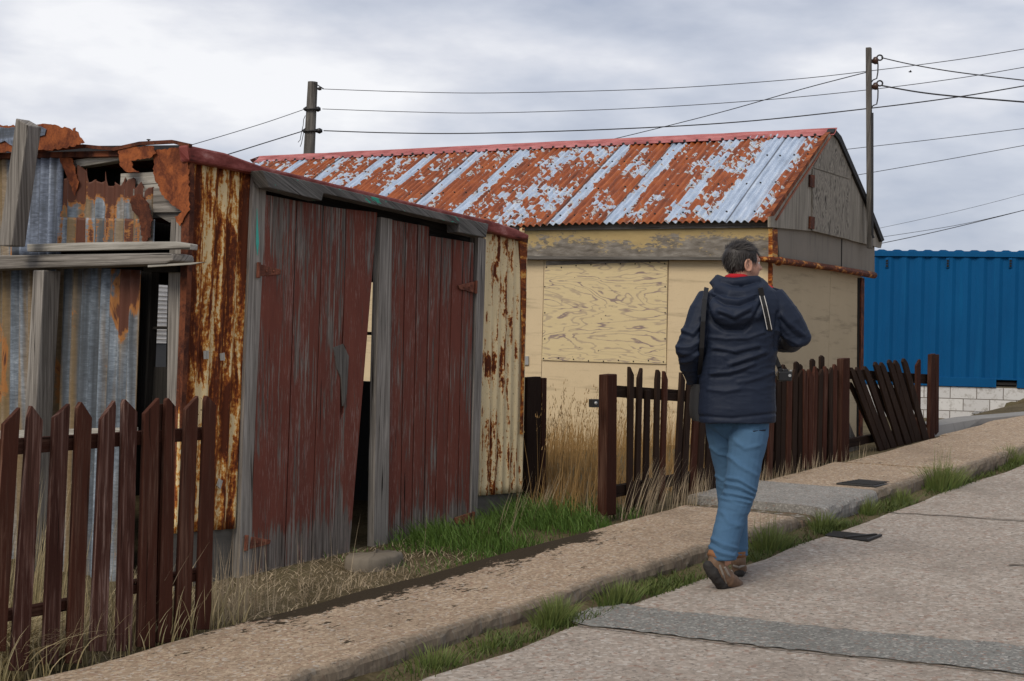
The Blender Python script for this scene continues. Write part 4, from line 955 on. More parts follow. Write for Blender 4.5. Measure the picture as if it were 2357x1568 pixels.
for x in (2041.5, 2181.5, 2326):
    l = (CF.px(x, 605) - cp(0, 0)).dot(dC); z0 = CF.px(x, 617).z; z1 = CF.px(x, 594).z
    m = MB(); m.box(cp(l, z0, -.018), cp(l, z1, -.018), dC * .032, nC * .02); v = m.build('vent', MAT['cont'], ct, bevel=.012)
    m = MB()
    for k in range(3):
        z = z0 + (z1 - z0) * (.2 + .26 * k); m.box(cp(l - .02, z, .004), cp(l + .02, z, .004), UP * .018, nC * .004)
    m.build('vent_slot', MAT['void'], v)
bw = thing('block_wall', cp(3, .2, -.05), 'low wall of white painted concrete blocks under the blue container', 'wall')
m = MB(); m.prism([cp(-.3, zcb - .006, -.03), cp(CL + 1, zcb - .006, -.03), cp(CL + 1, -.1, -.03), cp(-.3, -.1, -.03)], nC, .22, UP)
for f in range(len(m.uv)): m.uv[f] = [((m.v[i] - c0).dot(dC), m.v[i].z - zcb) for i in m.f[f]]
m.build('blockwork', MAT['white_block'], bw)
# bank of earth heaped against the block wall
def bank(name, top, mat, dpt, rough):
    mb = MB(); P = []
    T = [CF.px(x, y, .0) for x, y in top]
    for i in range(14):
        t = i / 13; row = []
        for j, p in enumerate(T):
            q = p + nC * (t * dpt); base = ter(q.dot(U), q.x * N.x + q.y * N.y) - .05
            z = p.z + (base - p.z) * (t ** .8); row.append(Vector((q.x, q.y, z + rough * mnoise.noise(Vector((q.x * 3, q.y * 3, z * 3))))))
        P.append(row)
    mb.grid(P, lambda i, j: (j * .3, i * .3), True); return struct(mb.build(name, MAT[mat], smooth=True))
bank('earth_bank', [(x, 985 - max(0, (x - 2170)) * .26 - (20 if x > 2310 else 0) + jit(2.5)) for x in range(2100, 2520, 12)], 'ground', 2.6, .05)
# low concrete kerb wall in front of it
kw = thing('low_concrete_wall', gnd(2265, 985), 'long low grey concrete kerb wall in front of the white blocks', 'wall')
tp = [(2130, 985), (2160, 977), (2258, 962), (2357, 954), (2480, 943)]; bt = [(2130, 1008), (2174, 999), (2258, 980), (2357, 963), (2480, 948)]
m = MB(); A = [gnd(x, y) for x, y in bt]
P = []
for (x, y), (xb, yb), g in zip(tp, bt, A):
    D = g.y; a = dep(x, y, D); b = Vector((g.x, g.y, g.z - .1)); c = Vector((a.x, a.y, a.z)); d = c + (-N * .24)
    P.append([b, c - UP * .01, c + (-N * .015), d, d - UP * .5])
m.grid(P, lambda i, j: (i * 1.0, j * .15), False); m.build('kerb', MAT['concrete'], kw)
m = MB()
for _ in range(120):
    x = random.uniform(2240, 2357); y = 962 - (x - 2240) * .13 - random.uniform(2, 14); p = CF.px(x, y, 1.6 + random.uniform(0, .6)); z = p.z - .02; r = random.uniform(.015, .05)
    m.ball((p.x, p.y, z), (r, r, r * .6), 6, 4)
o = m.build('rubble', MAT['concrete']); o['kind'] = 'stuff'; o['label'] = 'loose pale rubble at the foot of the blocks'

# ================================================================== FENCES
FL = Plane(N * -4.72, N, U); FR = Plane(N * -4.86, N, U)
def picket(par, plane, xl, xr, yt, ysl, ysr, xpk, xbl, xbr, yb, mat, off=0, t=.022, cap=.5):
    "board with a slanted head: peak at xpk, shoulders at ysl / ysr"
    g = proj(plane.px(xl, ysl, off)); g = g[0] - proj(plane.px(xl, ysl, off) - plane.n * t)[0]; g = min(max(g, 0), cap * (xr - xl)); xl += g; xbl += g; xpk = max(xpk, xl + .5)
    pts = [(xl, ysl)]
    if xpk - xl > 3: pts.append((xpk - 1.5, yt + 1))
    pts.append((xpk, yt))
    if xr - xpk > 3: pts.append((xpk + 2, yt + 1.5))
    pts += [(xr, ysr), (xbr, yb), (xbl, yb)]
    m = MB(); m.prism([plane.px(x, y, off) for x, y in pts], plane.n, t, UP); return m.build('picket', MAT[mat], par, bevel=.003)
def bar(par, plane, pts, t, mat, name, off, ax=U, bevel=.003):
    m = MB(); m.prism([plane.px(x, y, off) for x, y in pts], plane.n, t, ax); return m.build(name, MAT[mat], par, bevel=bevel)
def post(par, plane, c4, mat, name='post', off=0, frac=.5):
    "square post whose two visible faces together fill the outline"
    (x0, y0), (x1, y1), (x2, y2), (x3, y3) = c4; g = (x1 - x0) * frac
    a = plane.px(x1, y1, off); k = proj(a)[0] - proj(a - plane.n * .01)[0]; t = .01 * g / k
    return bar(par, plane, [(x0 + g, y0), (x1, y1), (x2, y2), (x3 + g, y3)], t, mat, name, off, UP, .006)
fl = thing('picket_fence', W(4, -4.72), 'dark brown picket fence with pointed boards in front of the rusty shed', 'fence', None)
for a in ((10, 47, 938, 977, 955, 47, -22, 14, 1500, 'wood_brown'), (66, 100, 934, 962, 968, 74, 26, 66, 1545, 'wood_worn'), (125, 162, 929, 962, 938, 161, 100, 135, 1530, 'wood_worn'),
          (179, 213, 925, 940, 962, 188, 155, 190, 1528, 'wood_brown'), (234, 268, 922, 966, 936, 266, 210, 246, 1500, 'wood_worn'), (284, 317, 919, 930, 948, 289, 270, 304, 1500, 'wood_worn'),
          (334, 368, 916, 952, 926, 367, 318, 358, 1490, 'wood_brown'), (383, 405, 916, 922, 936, 388, 364, 396, 1480, 'wood_brown'), (428, 458, 911, 943, 920, 457, 404, 438, 1468, 'wood_brown'), (473, 498, 911, 922, 932, 478, 453, 486, 1450, 'wood_brown')):
    picket(fl, FL, *a, off=jit(.004), cap=.0)
bar(fl, FL, [(352, 930), (386, 930), (372, 1480), (330, 1485)], .02, 'wood_brown', 'picket', -.03, UP)
bar(fl, FL, [(-150, 1022), (480, 984), (480, 1012), (-150, 1062)], .045, 'wood_brown', 'rail', -.024)
bar(fl, FL, [(-150, 1430), (80, 1396), (180, 1376), (180, 1402), (-150, 1462)], .045, 'wood_brown', 'rail', -.024)
bar(fl, FL, [(290, 1342), (470, 1308), (470, 1335), (290, 1372)], .045, 'wood_brown', 'rail', -.024)

g0 = thing('gate_post', GF.px(1222, 1165), 'stout dark wooden post set against the end of the rusty shed', 'post')
GP = Plane(N * -5.58, N, U)
post(g0, GP, [(1201, 869), (1246, 867), (1244, 1175), (1198, 1175)], 'wood_dark', frac=.3)
bar(g0, GP, [(1248, 870), (1259, 870), (1256, 1175), (1246, 1175)], .02, 'wood_brown', 'facing_board', -.03, UP, .004)

fm = thing('picket_fence', W(10, -4.86), 'long brown picket fence running behind the walking man, between two square posts', 'fence')
post(fm, FR, [(1378, 863), (1421, 861), (1419, 1185), (1374, 1188)], 'wood_brown', off=.02)
def sq(par, x, y):
    m = MB(); m.prism([FR.px(*p, .01) for p in ((x - 13, y - 9), (x + 2, y - 9), (x + 2, y + 10), (x - 13, y + 10))], N, .03, UP); a = m.build('latch', MAT['iron'], par, bevel=.003); m = MB(); m.ball(FR.px(x - 6, y, .012), .012, 8, 6); m.build('latch_bolt', MAT['steel'], a)
sq(fm, 1377, 928)
for a in ((1443, 1460, 844, 850, 863, 1448, 1440, 1457, 1180, 'wood_dark'), (1464, 1480, 847, 870, 851, 1479, 1456, 1473, 1178, 'wood_dark'), (1482, 1498, 897, 899, 897, 1490, 1476, 1493, 1172, 'wood_dark'),
          (1505, 1521, 851, 874, 858, 1516, 1500, 1516, 1160, 'wood_dark'), (1523, 1538, 854, 856, 874, 1527, 1514, 1530, 1160, 'wood_brown'), (1562, 1578, 857, 860, 876, 1566, 1546, 1562, 1170, 'wood_dark'), (1578, 1595, 874, 884, 876, 1590, 1560, 1580, 1160, 'wood_dark')):
    picket(fm, FR, *a, off=jit(.004) + .024)
xx = 1600; random.seed(12)
while xx < 1922:
    f = (xx - 1600) / 322; wd = 15 - 4.2 * f; yt = 872 - 30 * f + jit(5) - (12 if random.random() < .15 else 0); yb = 1150 - 92 * f
    ln = 12 * (1 - f) + jit(3); pk = random.choice((.15, .85, .5))
    picket(fm, FR, xx, xx + wd, yt, yt + (4 if pk < .4 else 15), yt + (15 if pk < .6 else 4), xx + wd * pk, xx - ln, xx + wd - ln - 1, yb, random.choice(('wood_dark', 'wood_dark', 'wood_dark', 'wood_brown')), off=jit(.012) + .02, cap=.15)
    if f > .3: picket(fm, FR, xx + wd * .5, xx + wd * 1.35, yt + 8 + jit(5), yt + 14, yt + 18, xx + wd * .8, xx - ln + wd * .5, xx + wd * 1.35 - ln, yb, 'wood_dark', off=-.06, cap=.1)
    xx += wd + random.uniform(-1.5, 2.4) * (1.5 if f < .35 else .6)
for x, y, b in ((1843, 838, 862), (1872, 826, 850), (1893, 818, 870), (1835, 832, 855)):
    m = MB(); m.prism([FR.px(*p, -.03) for p in ((x - 4, y + 4), (x, y), (x + 5, y + 5), (x + 5, 1080), (x - 4, 1080))], N, .02, UP); m.build('picket', MAT['wood_dark'], fm)
bar(fm, FR, [(1415, 887), (1625, 902), (1930, 852), (1930, 872), (1625, 928), (1415, 914)], .05, 'wood_dark', 'rail', -.002)
bar(fm, FR, [(1415, 1120), (1630, 1080), (1930, 1000), (1930, 1020), (1630, 1104), (1415, 1146)], .05, 'wood_dark', 'rail', -.002)
post(fm, FR, [(1926, 826), (1957, 824), (1955, 1064), (1920, 1068)], 'wood_brown', off=.04)

fb = thing('picket_fence', W(12.3, -4.86), 'broken far section of brown picket fence with boards leaning sideways beside the container', 'fence')
random.seed(5)
for i, (x, y) in enumerate(((1962, 846), (1975, 845), (1993, 843), (2017, 833), (2031, 834), (2049, 828), (2063, 829), (2082, 825))):
    L = 1050 - i * 4.2; dx = 66 - i * 3 + jit(4)
    picket(fb, FR, x - 4, x + 8, y, y + 8, y + 10, x, x + dx, x + dx + 15, L, 'wood_dark', off=jit(.012) + .03, cap=.05)
for i, (x, y) in enumerate(((1958, 880), (2010, 872), (2040, 862), (2072, 858))):
    picket(fb, FR, x - 2, x + 7, y, y + 6, y + 7, x + 2, x + 72, x + 84, 1046 - i * 6, 'wood_dark', off=-.02, cap=.05)
picket(fb, FR, 2105, 2120, 827, 842, 832, 2119, 2104, 2119, 1032, 'wood_brown', off=.02)
bar(fb, FR, [(1950, 850), (2140, 862), (2140, 884), (1950, 872)], .05, 'wood_dark', 'rail', -.03)
bar(fb, FR, [(1950, 1012), (2135, 978), (2135, 992), (1950, 1032)], .05, 'wood_dark', 'rail', -.03)
post(fb, FR, [(2135, 816), (2154, 814), (2152, 1012), (2131, 1012)], 'wood_brown', off=.03)
bar(fb, FR, [(2155, 816), (2162, 816), (2161, 1006), (2153, 1006)], .02, 'wood_brown', 'post_facing', .0, UP, .004)
m = MB(); m.prism([FR.px(*p, -.16) for p in ((1932, 985), (1950, 960), (1990, 1060), (1966, 1070))], N, .02, UP); tag(m.build('loose_board', MAT['wood_grey']), 'grey loose board leaning at the foot of the broken fence', 'board')

# ------------------------------------------------------------------ small ground things
st = gnd(862, 1300); m = MB(); ring = []
random.seed(3)
P = []
for k, (sc, z) in enumerate(((1.0, -.06), (1.03, .01), (1.0, .045), (.93, .058), (0.02, .06))):
    P.append([st + U * (.19 * sc * math.cos(a) * (1 + .12 * mnoise.noise(Vector((math.cos(a) * 2, math.sin(a) * 2, 1))))) + N * (.11 * sc * math.sin(a) * (1 + .2 * mnoise.noise(Vector((math.cos(a) * 2, math.sin(a) * 2, 5))))) + UP * (z + .02 * mnoise.noise(Vector((math.cos(a) * 3, math.sin(a) * 3, k)))) for a in lin(0, 2 * math.pi, 28)])
m.grid(P, lambda i, j: (j * .05, i * .05), False); tag(m.build('stone_slab', MAT['stone'], smooth=True), 'flat weathered stone lying as a doorstep under the shed doors', 'stone')
cvp = [plane_road(x, y, .118) for x, y in ((1950, 1107), (1990, 1105), (2037, 1114), (1995, 1119))]
m = MB(); cc = sum(cvp, Vector()) / 4; m.prism([cc + U * a + N * b for a, b in ((-.19, -.15), (.19, -.15), (.19, .15), (-.19, .15))], UP, .03, U); cv = m.build('drain_cover', MAT['iron'], bevel=.004)
for p in (): pass
tag(cv, 'small dark iron cover set in the pavement to the right of the man', 'drain cover')
m = MB()
for a in lin(-.15, .15, 6): m.box(cc + U * a - N * .12 + UP * .003, cc + U * a + N * .12 + UP * .003, U * .012, UP * .004)
m.build('rib', MAT['iron'], cv)
dr_ = thing('road_drain', plane_road(1962, 1234, 0), 'sunken dark drain opening in the road beside the kerb', 'drain')
Q = [plane_road(x, y, .009) for x, y in ((1898, 1232), (1916, 1221), (2027, 1233), (1995, 1245))]
m = MB(); m.add(Q, [[0, 1, 2, 3]], [[(p.x, p.y) for p in Q]]); o = m.build('gully_shade_sheet', MAT['void'], dr_)  # flat sheet on the road; the depth of the drain is only dark colour
if o.data.polygons[0].normal.z < 0: o.data.flip_normals()
m = MB(); m.box(Q[0].lerp(Q[3], .5) + UP * .004, Q[1].lerp(Q[2], .9) + UP * .004, N * .012, UP * .006); m.box(Q[3] + UP * .003, Q[2] + UP * .003, N * .010, UP * .006); m.build('grate_bar', MAT['iron'], dr_)

# ================================================================== GRASS
def blade(mb, p, h, lean, w, droop=.3, seg=3):
    a = random.uniform(0, math.pi); wv = Vector((math.cos(a), math.sin(a) * .6, 0)) * w; pts = []; c = Vector(p)
    for i in range(seg + 1):
        t = i / seg; q = c + UP * (h * (t - droop * t * t * .5)) + lean * (h * (t * .45 + droop * t * t)); k = (1 - t ** 1.6) if i < seg else 0
        pts += [q - wv * k, q + wv * k] if i < seg else [q]
    fs = []; us = []
    for i in range(seg - 1):
        fs.append([2 * i, 2 * i + 1, 2 * i + 3, 2 * i + 2]); us.append([(0, i / seg), (1, i / seg), (1, (i + 1) / seg), (0, (i + 1) / seg)])
    b = 2 * (seg - 1); fs.append([b, b + 1, b + 2]); us.append([(0, (seg - 1) / seg), (1, (seg - 1) / seg), (.5, 1)])
    mb.add(pts, fs, us)
def rl(k, bias=(0, 0)):
    a = random.uniform(0, 2 * math.pi); r = random.uniform(.1, 1) * k; return Vector((math.cos(a) * r + bias[0], math.sin(a) * r + bias[1], 0))
def stuff(mb, name, mat, label): o = mb.build(name, MAT[mat]); o['kind'] = 'stuff'; o['label'] = label; return o
random.seed(21)
m = MB(); md = MB()
for _ in range(9000):
    s = random.uniform(5.5, 8.2); n = random.uniform(-5.7, -4.68)
    if s > 7.62: n = random.uniform(-6.6, -4.75)
    d = mnoise.noise(Vector((s * 2.2, n * 2.2, 4)))
    edge = ss(5.7, 6.9, s + .5 * d) * (1 - ss(7.9, 8.25, s))
    if n < -5.5 and s < 7.62: continue
    if random.random() > edge: continue
    if d < -.12 and random.random() < .75: continue
    hh = random.uniform(.07, .19) * (1 + .9 * d) * (.45 + .55 * ss(5.9, 6.9, s)) * (.55 + .45 * ss(4.66, 4.95, -n))
    blade(m, W(s, n, dz=-.01), hh, rl(.7, (-.15, -.25)), random.uniform(.002, .0042), .5)
stuff(m, 'verge_grass', 'green', 'bright green grass on the verge below the shed and the gate post')
m = MB()
for _ in range(3600):
    s = random.uniform(7.7, 10.6); n = random.uniform(-7.2, -5.0)
    if s > 9.4 and random.random() < .5: continue
    hh = random.uniform(.12, .42); blade(m, W(s, n, dz=-.01), hh, rl(.35, (.05, 0)), random.uniform(.0016, .003), .35)
    if random.random() < .35: blade(m, W(s, n, dz=-.01), hh * .5, rl(.8), .003, .5)
for _ in range(4000):
    l = random.uniform(.6, 6.2); q = hf(l, 0, .05 + random.random() ** 1.5 * 2.6); s, n = q.dot(U), q.x * N.x + q.y * N.y
    if n > -5.0 or s < 7.64: continue
    blade(m, W(s, n, dz=-.02), random.uniform(.15, .5) * (1 if random.random() < .8 else 1.5), rl(.35, (.05, 0)), random.uniform(.002, .0038), .35)
for _ in range(150):
    s = random.uniform(7.75, 9.0) if random.random() < .75 else random.uniform(9, 10.2); n = random.uniform(-6.6, -5.1); h = random.uniform(.55, .98); p = W(s, n, dz=-.01); ln = rl(.30, (.06, 0))
    blade(m, p, h, ln, .0022, .25, 4)
    tip = p + UP * (h * .875) + ln * (h * .7)
    for _k in range(9):
        q = tip - (UP * .875 * h + ln * (h * .95)).normalized() * random.uniform(0, .16) + rl(.022); blade(m, q, random.uniform(.015, .035), rl(.7), .0028, .2, 2)
stuff(m, 'dry_grass', 'dry', 'tall golden dry grass with seed heads in front of the cream hut wall')
m = MB()
def stalks(pts, cnt, hmin, hmax, bias, w=.0019, spread=.10, droop=.18):
    for _ in range(cnt):
        x, y = random.choice(pts); p = gnd(x + jit(16), y + jit(5)); p += U * jit(spread) + N * jit(spread * .4)
        blade(m, p - UP * .02, random.uniform(hmin, hmax), rl(.28, bias), w * random.uniform(.7, 1.2), droop, 4)
stalks([(1450, 1185), (1480, 1178), (1510, 1172), (1465, 1182)], 120, .15, .46, (.45, .05), .0022)
stalks([(1400, 1192), (1370, 1195), (1425, 1190)], 46, .12, .36, (-.1, .1), .0022)
stalks([(1560, 1166), (1590, 1160), (1620, 1152)], 110, .12, .34, (.15, .05))
stalks([(1780, 1120), (1810, 1112), (1840, 1100), (1750, 1122), (1875, 1090)], 150, .08, .26, (.12, .1))
stalks([(1905, 1078), (1945, 1066), (1985, 1055)], 60, .06, .2, (.1, 0))
stalks([(1225, 1190), (1190, 1205), (1260, 1185), (1170, 1222)], 70, .12, .38, (.4, -.1), .002)
stalks([(300, 1478), (330, 1472), (270, 1486), (310, 1476)], 150, .15, .52, (.42, 0), .0022)
stalks([(500, 1434), (520, 1428), (545, 1422), (560, 1418), (590, 1405)], 120, .08, .50, (-.05, 0), .002, .07)
stalks([(180, 1510), (220, 1500), (250, 1492), (150, 1515)], 90, .1, .42, (.15, 0), .0024)
stalks([(620, 1398), (680, 1385), (740, 1370), (800, 1352), (850, 1335), (720, 1350), (900, 1318)], 150, .03, .13, (.1, -.1), .002, .14, .6)
stalks([(700, 1360), (760, 1340), (800, 1325), (960, 1290)], 10, .2, .42, (.1, 0), .0014)
for _ in range(4200):
    s = random.uniform(3.6, 7.2); n = random.uniform(-5.5, -4.72)
    if random.random() < ss(5.6, 7.2, s): continue
    blade(m, W(s, n, dz=-.005), random.uniform(.015, .06), rl(2.4), random.uniform(.0012, .0026), .9)
stuff(m, 'dry_stalks', 'straw', 'pale dry stalks and straw along the foot of the fences and shed doors')
m = MB()
for _ in range(2600):
    p = gnd(random.gauss(24, 42), random.gauss(1520, 18)) ; p.z = ter(p.dot(U), -4.7) + .0; blade(m, p, random.uniform(.14, .36), rl(.8, (.2, -.16)), random.uniform(.002, .0042), .9, 5)
for _ in range(2000):
    s = random.uniform(2.6, 4.5); blade(m, W(s, random.uniform(-5.5, -4.7), dz=-.01), random.uniform(.08, .34), rl(.5, (.12, 0)), random.uniform(.002, .0036), .5, 4)
for _ in range(160):
    p = gnd(random.gauss(60, 60), 1480 + jit(22)) - UP * .02; blade(m, p, random.uniform(.4, .85), rl(.2, (.22, 0)), .0023, .1, 4)
tag(m.build('dead_grass_clump', MAT['olive']), 'large drooping clump of dead grass in the bottom left corner', 'grass clump')
# low weeds along the kerb
m = MB()
for _ in range(17000):
    s = random.uniform(3.9, 15.5); n = -3.74 + jit(.12); d = mnoise.noise(Vector((s * 1.9, 2, 8)))
    dens = .16 + .84 * ss(4.4, 5.2, s) * ss(-.12, .22, d) ; dens *= 1 - .75 * ss(9.6, 10.2, s) * (1 - ss(10.1, 10.5, s))
    if random.random() > dens: continue
    blade(m, W(s, n, SLOPE * s - .01), random.uniform(.02, .085) * (1 + .8 * max(0, d)), rl(.9), random.uniform(.002, .0042), .6)
stuff(m, 'kerb_weeds', 'moss', 'low weeds and dead leaves in the gutter along the kerb')
random.seed(33)
def tuft(x, y, cnt, r, h, label, mat='kerbgreen', seed=0, lng=0):
    random.seed(seed + 100); m = MB(); c = plane_road(x, y, 0); c = U * c.dot(U) + N * max(-3.74, min(-3.6, c.x * N.x + c.y * N.y)); c.z = SLOPE * c.dot(U)
    for _ in range(cnt):
        o = rl(r); p = c + U * o.x * 1.3 + N * o.y * .55; k = o.length / r
        blade(m, p - UP * .01, h * 1.15 * random.uniform(.45, 1.05) * (1 - .35 * k), (U * o.x + N * o.y) * (.9 / r) * random.uniform(.4, 1) + rl(.2), random.uniform(.0018, .0036), .55, 4)
    for _ in range(lng): blade(m, c + rl(r * .5), h * random.uniform(1.0, 1.35), rl(.35), .0016, .1, 4)
    tag(m.build('grass_tuft', MAT[mat]), label, 'grass tuft', 'grass tufts along the kerb')
tuft(990, 1530, 150, .13, .15, 'nearest small grass tuft on the kerb at the bottom of the photo', seed=1)
tuft(1090, 1482, 110, .15, .10, 'low straggly grass tuft on the kerb between the two nearest upright ones', seed=9)
tuft(1262, 1432, 420, .12, .20, 'round upright grass tuft on the kerb left of the pale road patch', seed=2)
tuft(1362, 1375, 300, .14, .17, 'grass tuft on the kerb just left of the walking man', seed=3)
tuft(1470, 1356, 200, .2, .09, 'flat wide grass tuft on the kerb near the heel of the walking man', seed=10)
tuft(1762, 1262, 420, .20, .22, 'wide grass tuft with tall stems right beside the front foot of the man', seed=4, lng=26)
tuft(1850, 1215, 220, .11, .20, 'grass tuft against the front of the grey concrete slab', seed=5)
tuft(1968, 1180, 170, .08, .20, 'narrow grass tuft between the grey slab and the brown pavement', seed=6)
tuft(2042, 1152, 220, .15, .16, 'dark grass tuft at the corner of the pavement past the iron cover', seed=11)
tuft(2130, 1120, 620, .24, .30, 'biggest grass tuft on the kerb with tall bent stems', seed=7, lng=30)
tuft(2308, 1068, 330, .16, .26, 'bright grass tuft at the far end of the kerb', seed=8)
tuft(2352, 1046, 160, .15, .22, 'last grass tuft on the kerb at the right edge of the photo', seed=12)

# ================================================================== THE WALKING MAN
PDp = 7.6
def Q_(x, y, dy=0): return dep(x, y, PDp + dy)
foot = plane_road(1690, 1352, 0)
man = thing('person', foot, 'man in a navy hooded jacket and blue jeans walking away, head turned right', 'person')
def remesh(mb, name, mat, vox, smooth, parent, disp=None, label=None):
    o = mb.build('tmp_part', mat, parent)
    rm = o.modifiers.new('r', 'REMESH'); rm.mode = 'VOXEL'; rm.voxel_size = vox
    if smooth: sm = o.modifiers.new('s', 'SMOOTH'); sm.factor = .5; sm.iterations = smooth
    me = bpy.data.meshes.new_from_object(o.evaluated_get(bpy.context.evaluated_depsgraph_get()))
    old = o.data; bpy.data.objects.remove(o); bpy.data.meshes.remove(old)
    me.name = name
    if disp:
        nr = [v.normal.copy() for v in me.vertices]; loc = Vector(ROOT[parent.name])
        for v, q in zip(me.vertices, nr): v.co = v.co + q * disp(v.co + loc, q)
    if not me.materials: me.materials.append(mat)
    for p in me.polygons: p.use_smooth = True
    o = bpy.data.objects.new(name, me); COL.objects.link(o); o.parent = parent; ROOT[o.name] = ROOT[parent.name]
    if label: o['label'] = label
    return o
def fdisp(p, folds):
    "raised creases and hollows along traced cloth folds, on the side that shows"
    x, y = proj(p); o = 0
    for amp, wd, pts in folds:
        best = 1e9
        for (x0, y0), (x1, y1) in zip(pts, pts[1:]):
            dx, dy = x1 - x0, y1 - y0; t = max(0, min(1, ((x - x0) * dx + (y - y0) * dy) / (dx * dx + dy * dy + 1e-9)))
            best = min(best, math.hypot(x - x0 - dx * t, y - y0 - dy * t))
        o += amp * math.exp(-(best / wd) ** 2)
    return o
PX = PDp / F       # metres per picture unit at the man
# head frame
hf_ = Vector((.93, .37, 0)).normalized(); hl_ = Vector((-.37, .93, 0)); hu_ = Vector((-.02, 0, 1)).normalized(); AX = (hf_, hl_, hu_)
HC = Q_(1708, 603)
def hd(f, l, u): return HC + hf_ * f + hl_ * l + hu_ * u
b = MB()
b.ball(hd(0, 0, .012), (.094, .074, .088), 20, 12, AX)
b.ball(hd(.030, 0, -.035), (.072, .062, .072), 18, 10, AX)          # face
b.ball(hd(.058, 0, -.082), (.036, .036, .028), 14, 8, AX)           # chin
b.ball(hd(.030, 0, -.075), (.058, .054, .034), 14, 8, AX)           # jaw
b.ball(hd(.078, 0, .012), (.022, .048, .020), 12, 8, AX)            # brow
b.tube([hd(.088, 0, .004), hd(.102, 0, -.016), hd(.113, 0, -.032), hd(.096, 0, -.040)], [.010, .012, .015, .010], 8)
b.ball(hd(.108, 0, -.032), (.012, .017, .011), 10, 6, AX)
b.ball(hd(.088, 0, -.054), (.014, .022, .007), 10, 6, AX); b.ball(hd(.086, 0, -.065), (.014, .020, .007), 10, 6, AX)
for s_ in (-1, 1):
    b.ball(hd(.066, s_ * .036, -.028), (.02, .02, .02), 10, 6, AX)    # cheek
    c = hd(-.006, s_ * .076, -.022)
    b.tube([c + hf_ * (.020 * math.cos(a) - .004) + hu_ * (.031 * math.sin(a)) + hl_ * (s_ * .006) for a in lin(0, 2 * math.pi, 14)], .0062, 6)
    b.ball(c, (.017, .007, .026), 10, 6, AX); b.ball(c + hf_ * .012 - hu_ * .026, (.010, .007, .010), 8, 6, AX)
b.tube([hd(-.015, 0, -.04), Q_(1708, 640, .0), Q_(1708, 672, .0)], [.058, .060, .07], 14)     # neck
# trunk and limbs below the clothes
b.tube([Q_(1708, 665), Q_(1706, 700), Q_(1704, 780), Q_(1700, 860), Q_(1698, 930, .03), Q_(1700, 965, .03)], [(.06, .10), (.09, .155), (.095, .15), (.09, .135), (.085, .14), (.05, .10)], 16)
LA = [(1628, 700, 0, .062), (1603, 750, -.04, .055), (1584, 806, -.06, .047), (1590, 845, .03, .040), (1602, 876, .09, .033)]
RA = [(1782, 700, 0, .062), (1812, 740, -.03, .055), (1842, 780, -.03, .048), (1818, 792, .12, .042), (1790, 788, .22, .034)]
RJ = [(1724, 950, -.015, .110), (1723, 1000, -.03, .106), (1715, 1055, -.05, .092), (1709, 1100, -.07, .087), (1702, 1134, -.085, .083), (1690, 1167, -.105, .082), (1682, 1195, -.125, .075), (1675, 1223, -.15, .074), (1665, 1258, -.18, .071), (1664, 1274, -.195, .072), (1664, 1287, -.195, .070)]
LJ = [(1664, 945, .04, .100), (1667, 1000, .09, .096), (1677, 1055, .12, .087), (1683, 1090, .135, .085), (1685, 1139, .15, .080), (1688, 1176, .15, .077), (1690, 1210, .15, .073), (1691, 1240, .15, .070), (1692, 1262, .15, .068), (1693, 1280, .15, .066)]
RL = [(x, y, d, r * .70) for x, y, d, r in RJ] + [(1653, 1294, -.20, .042)]
LL = [(x, y, d, r * .70) for x, y, d, r in LJ] + [(1698, 1295, .145, .042)]
for A in (LA, RA, RL, LL): b.tube([Q_(x, y, d) for x, y, d, r in A], [r for *_, r in A], 12)
b.ball(Q_(1634, 700), .055, 12, 8); b.ball(Q_(1780, 700), .055, 12, 8)
def hand(wr, fwd, palm_n, side, curl):
    "palm, four unequal bent fingers and a thumb off the side of the palm"
    fwd = fwd.normalized(); pn = palm_n.normalized(); sd = fwd.cross(pn).normalized() * side
    b.tube([wr, wr + fwd * .04, wr + fwd * .085], [(.028, .017), (.040, .015), (.040, .013)], 10)
    for i, (o, L) in enumerate(((-.030, .070), (-.010, .078), (.010, .073), (.029, .058))):
        p = wr + fwd * .082 + sd * o; d = fwd; path = [p - fwd * .015, p]
        for k, fr in enumerate((.45, .32, .23)):
            d = (d + pn * curl * (k + .6) * .6).normalized(); p = p + d * L * fr; path.append(p)
        b.tube(path, [.0095, .0095, .0088, .008, .0065], 8)
    p = wr + fwd * .03 - sd * .036; d = (fwd * .7 - sd * .7 + pn * .3).normalized()
    b.tube([p + sd * .012, p, p + d * .035, p + d * .055 + pn * .02 + fwd * .012], [.012, .012, .010, .008], 8)
hand(Q_(1602, 874, .09), Q_(1606, 910, .12) - Q_(1602, 874, .09), Vector((.9, .2, 0)), 1, .9)
hand(Q_(1792, 788, .21), Q_(1762, 782, .26) - Q_(1792, 788, .21), Vector((0, .9, .3)), 1, .9)
remesh(b, 'body', MAT['skin'], .0045, 3, man)

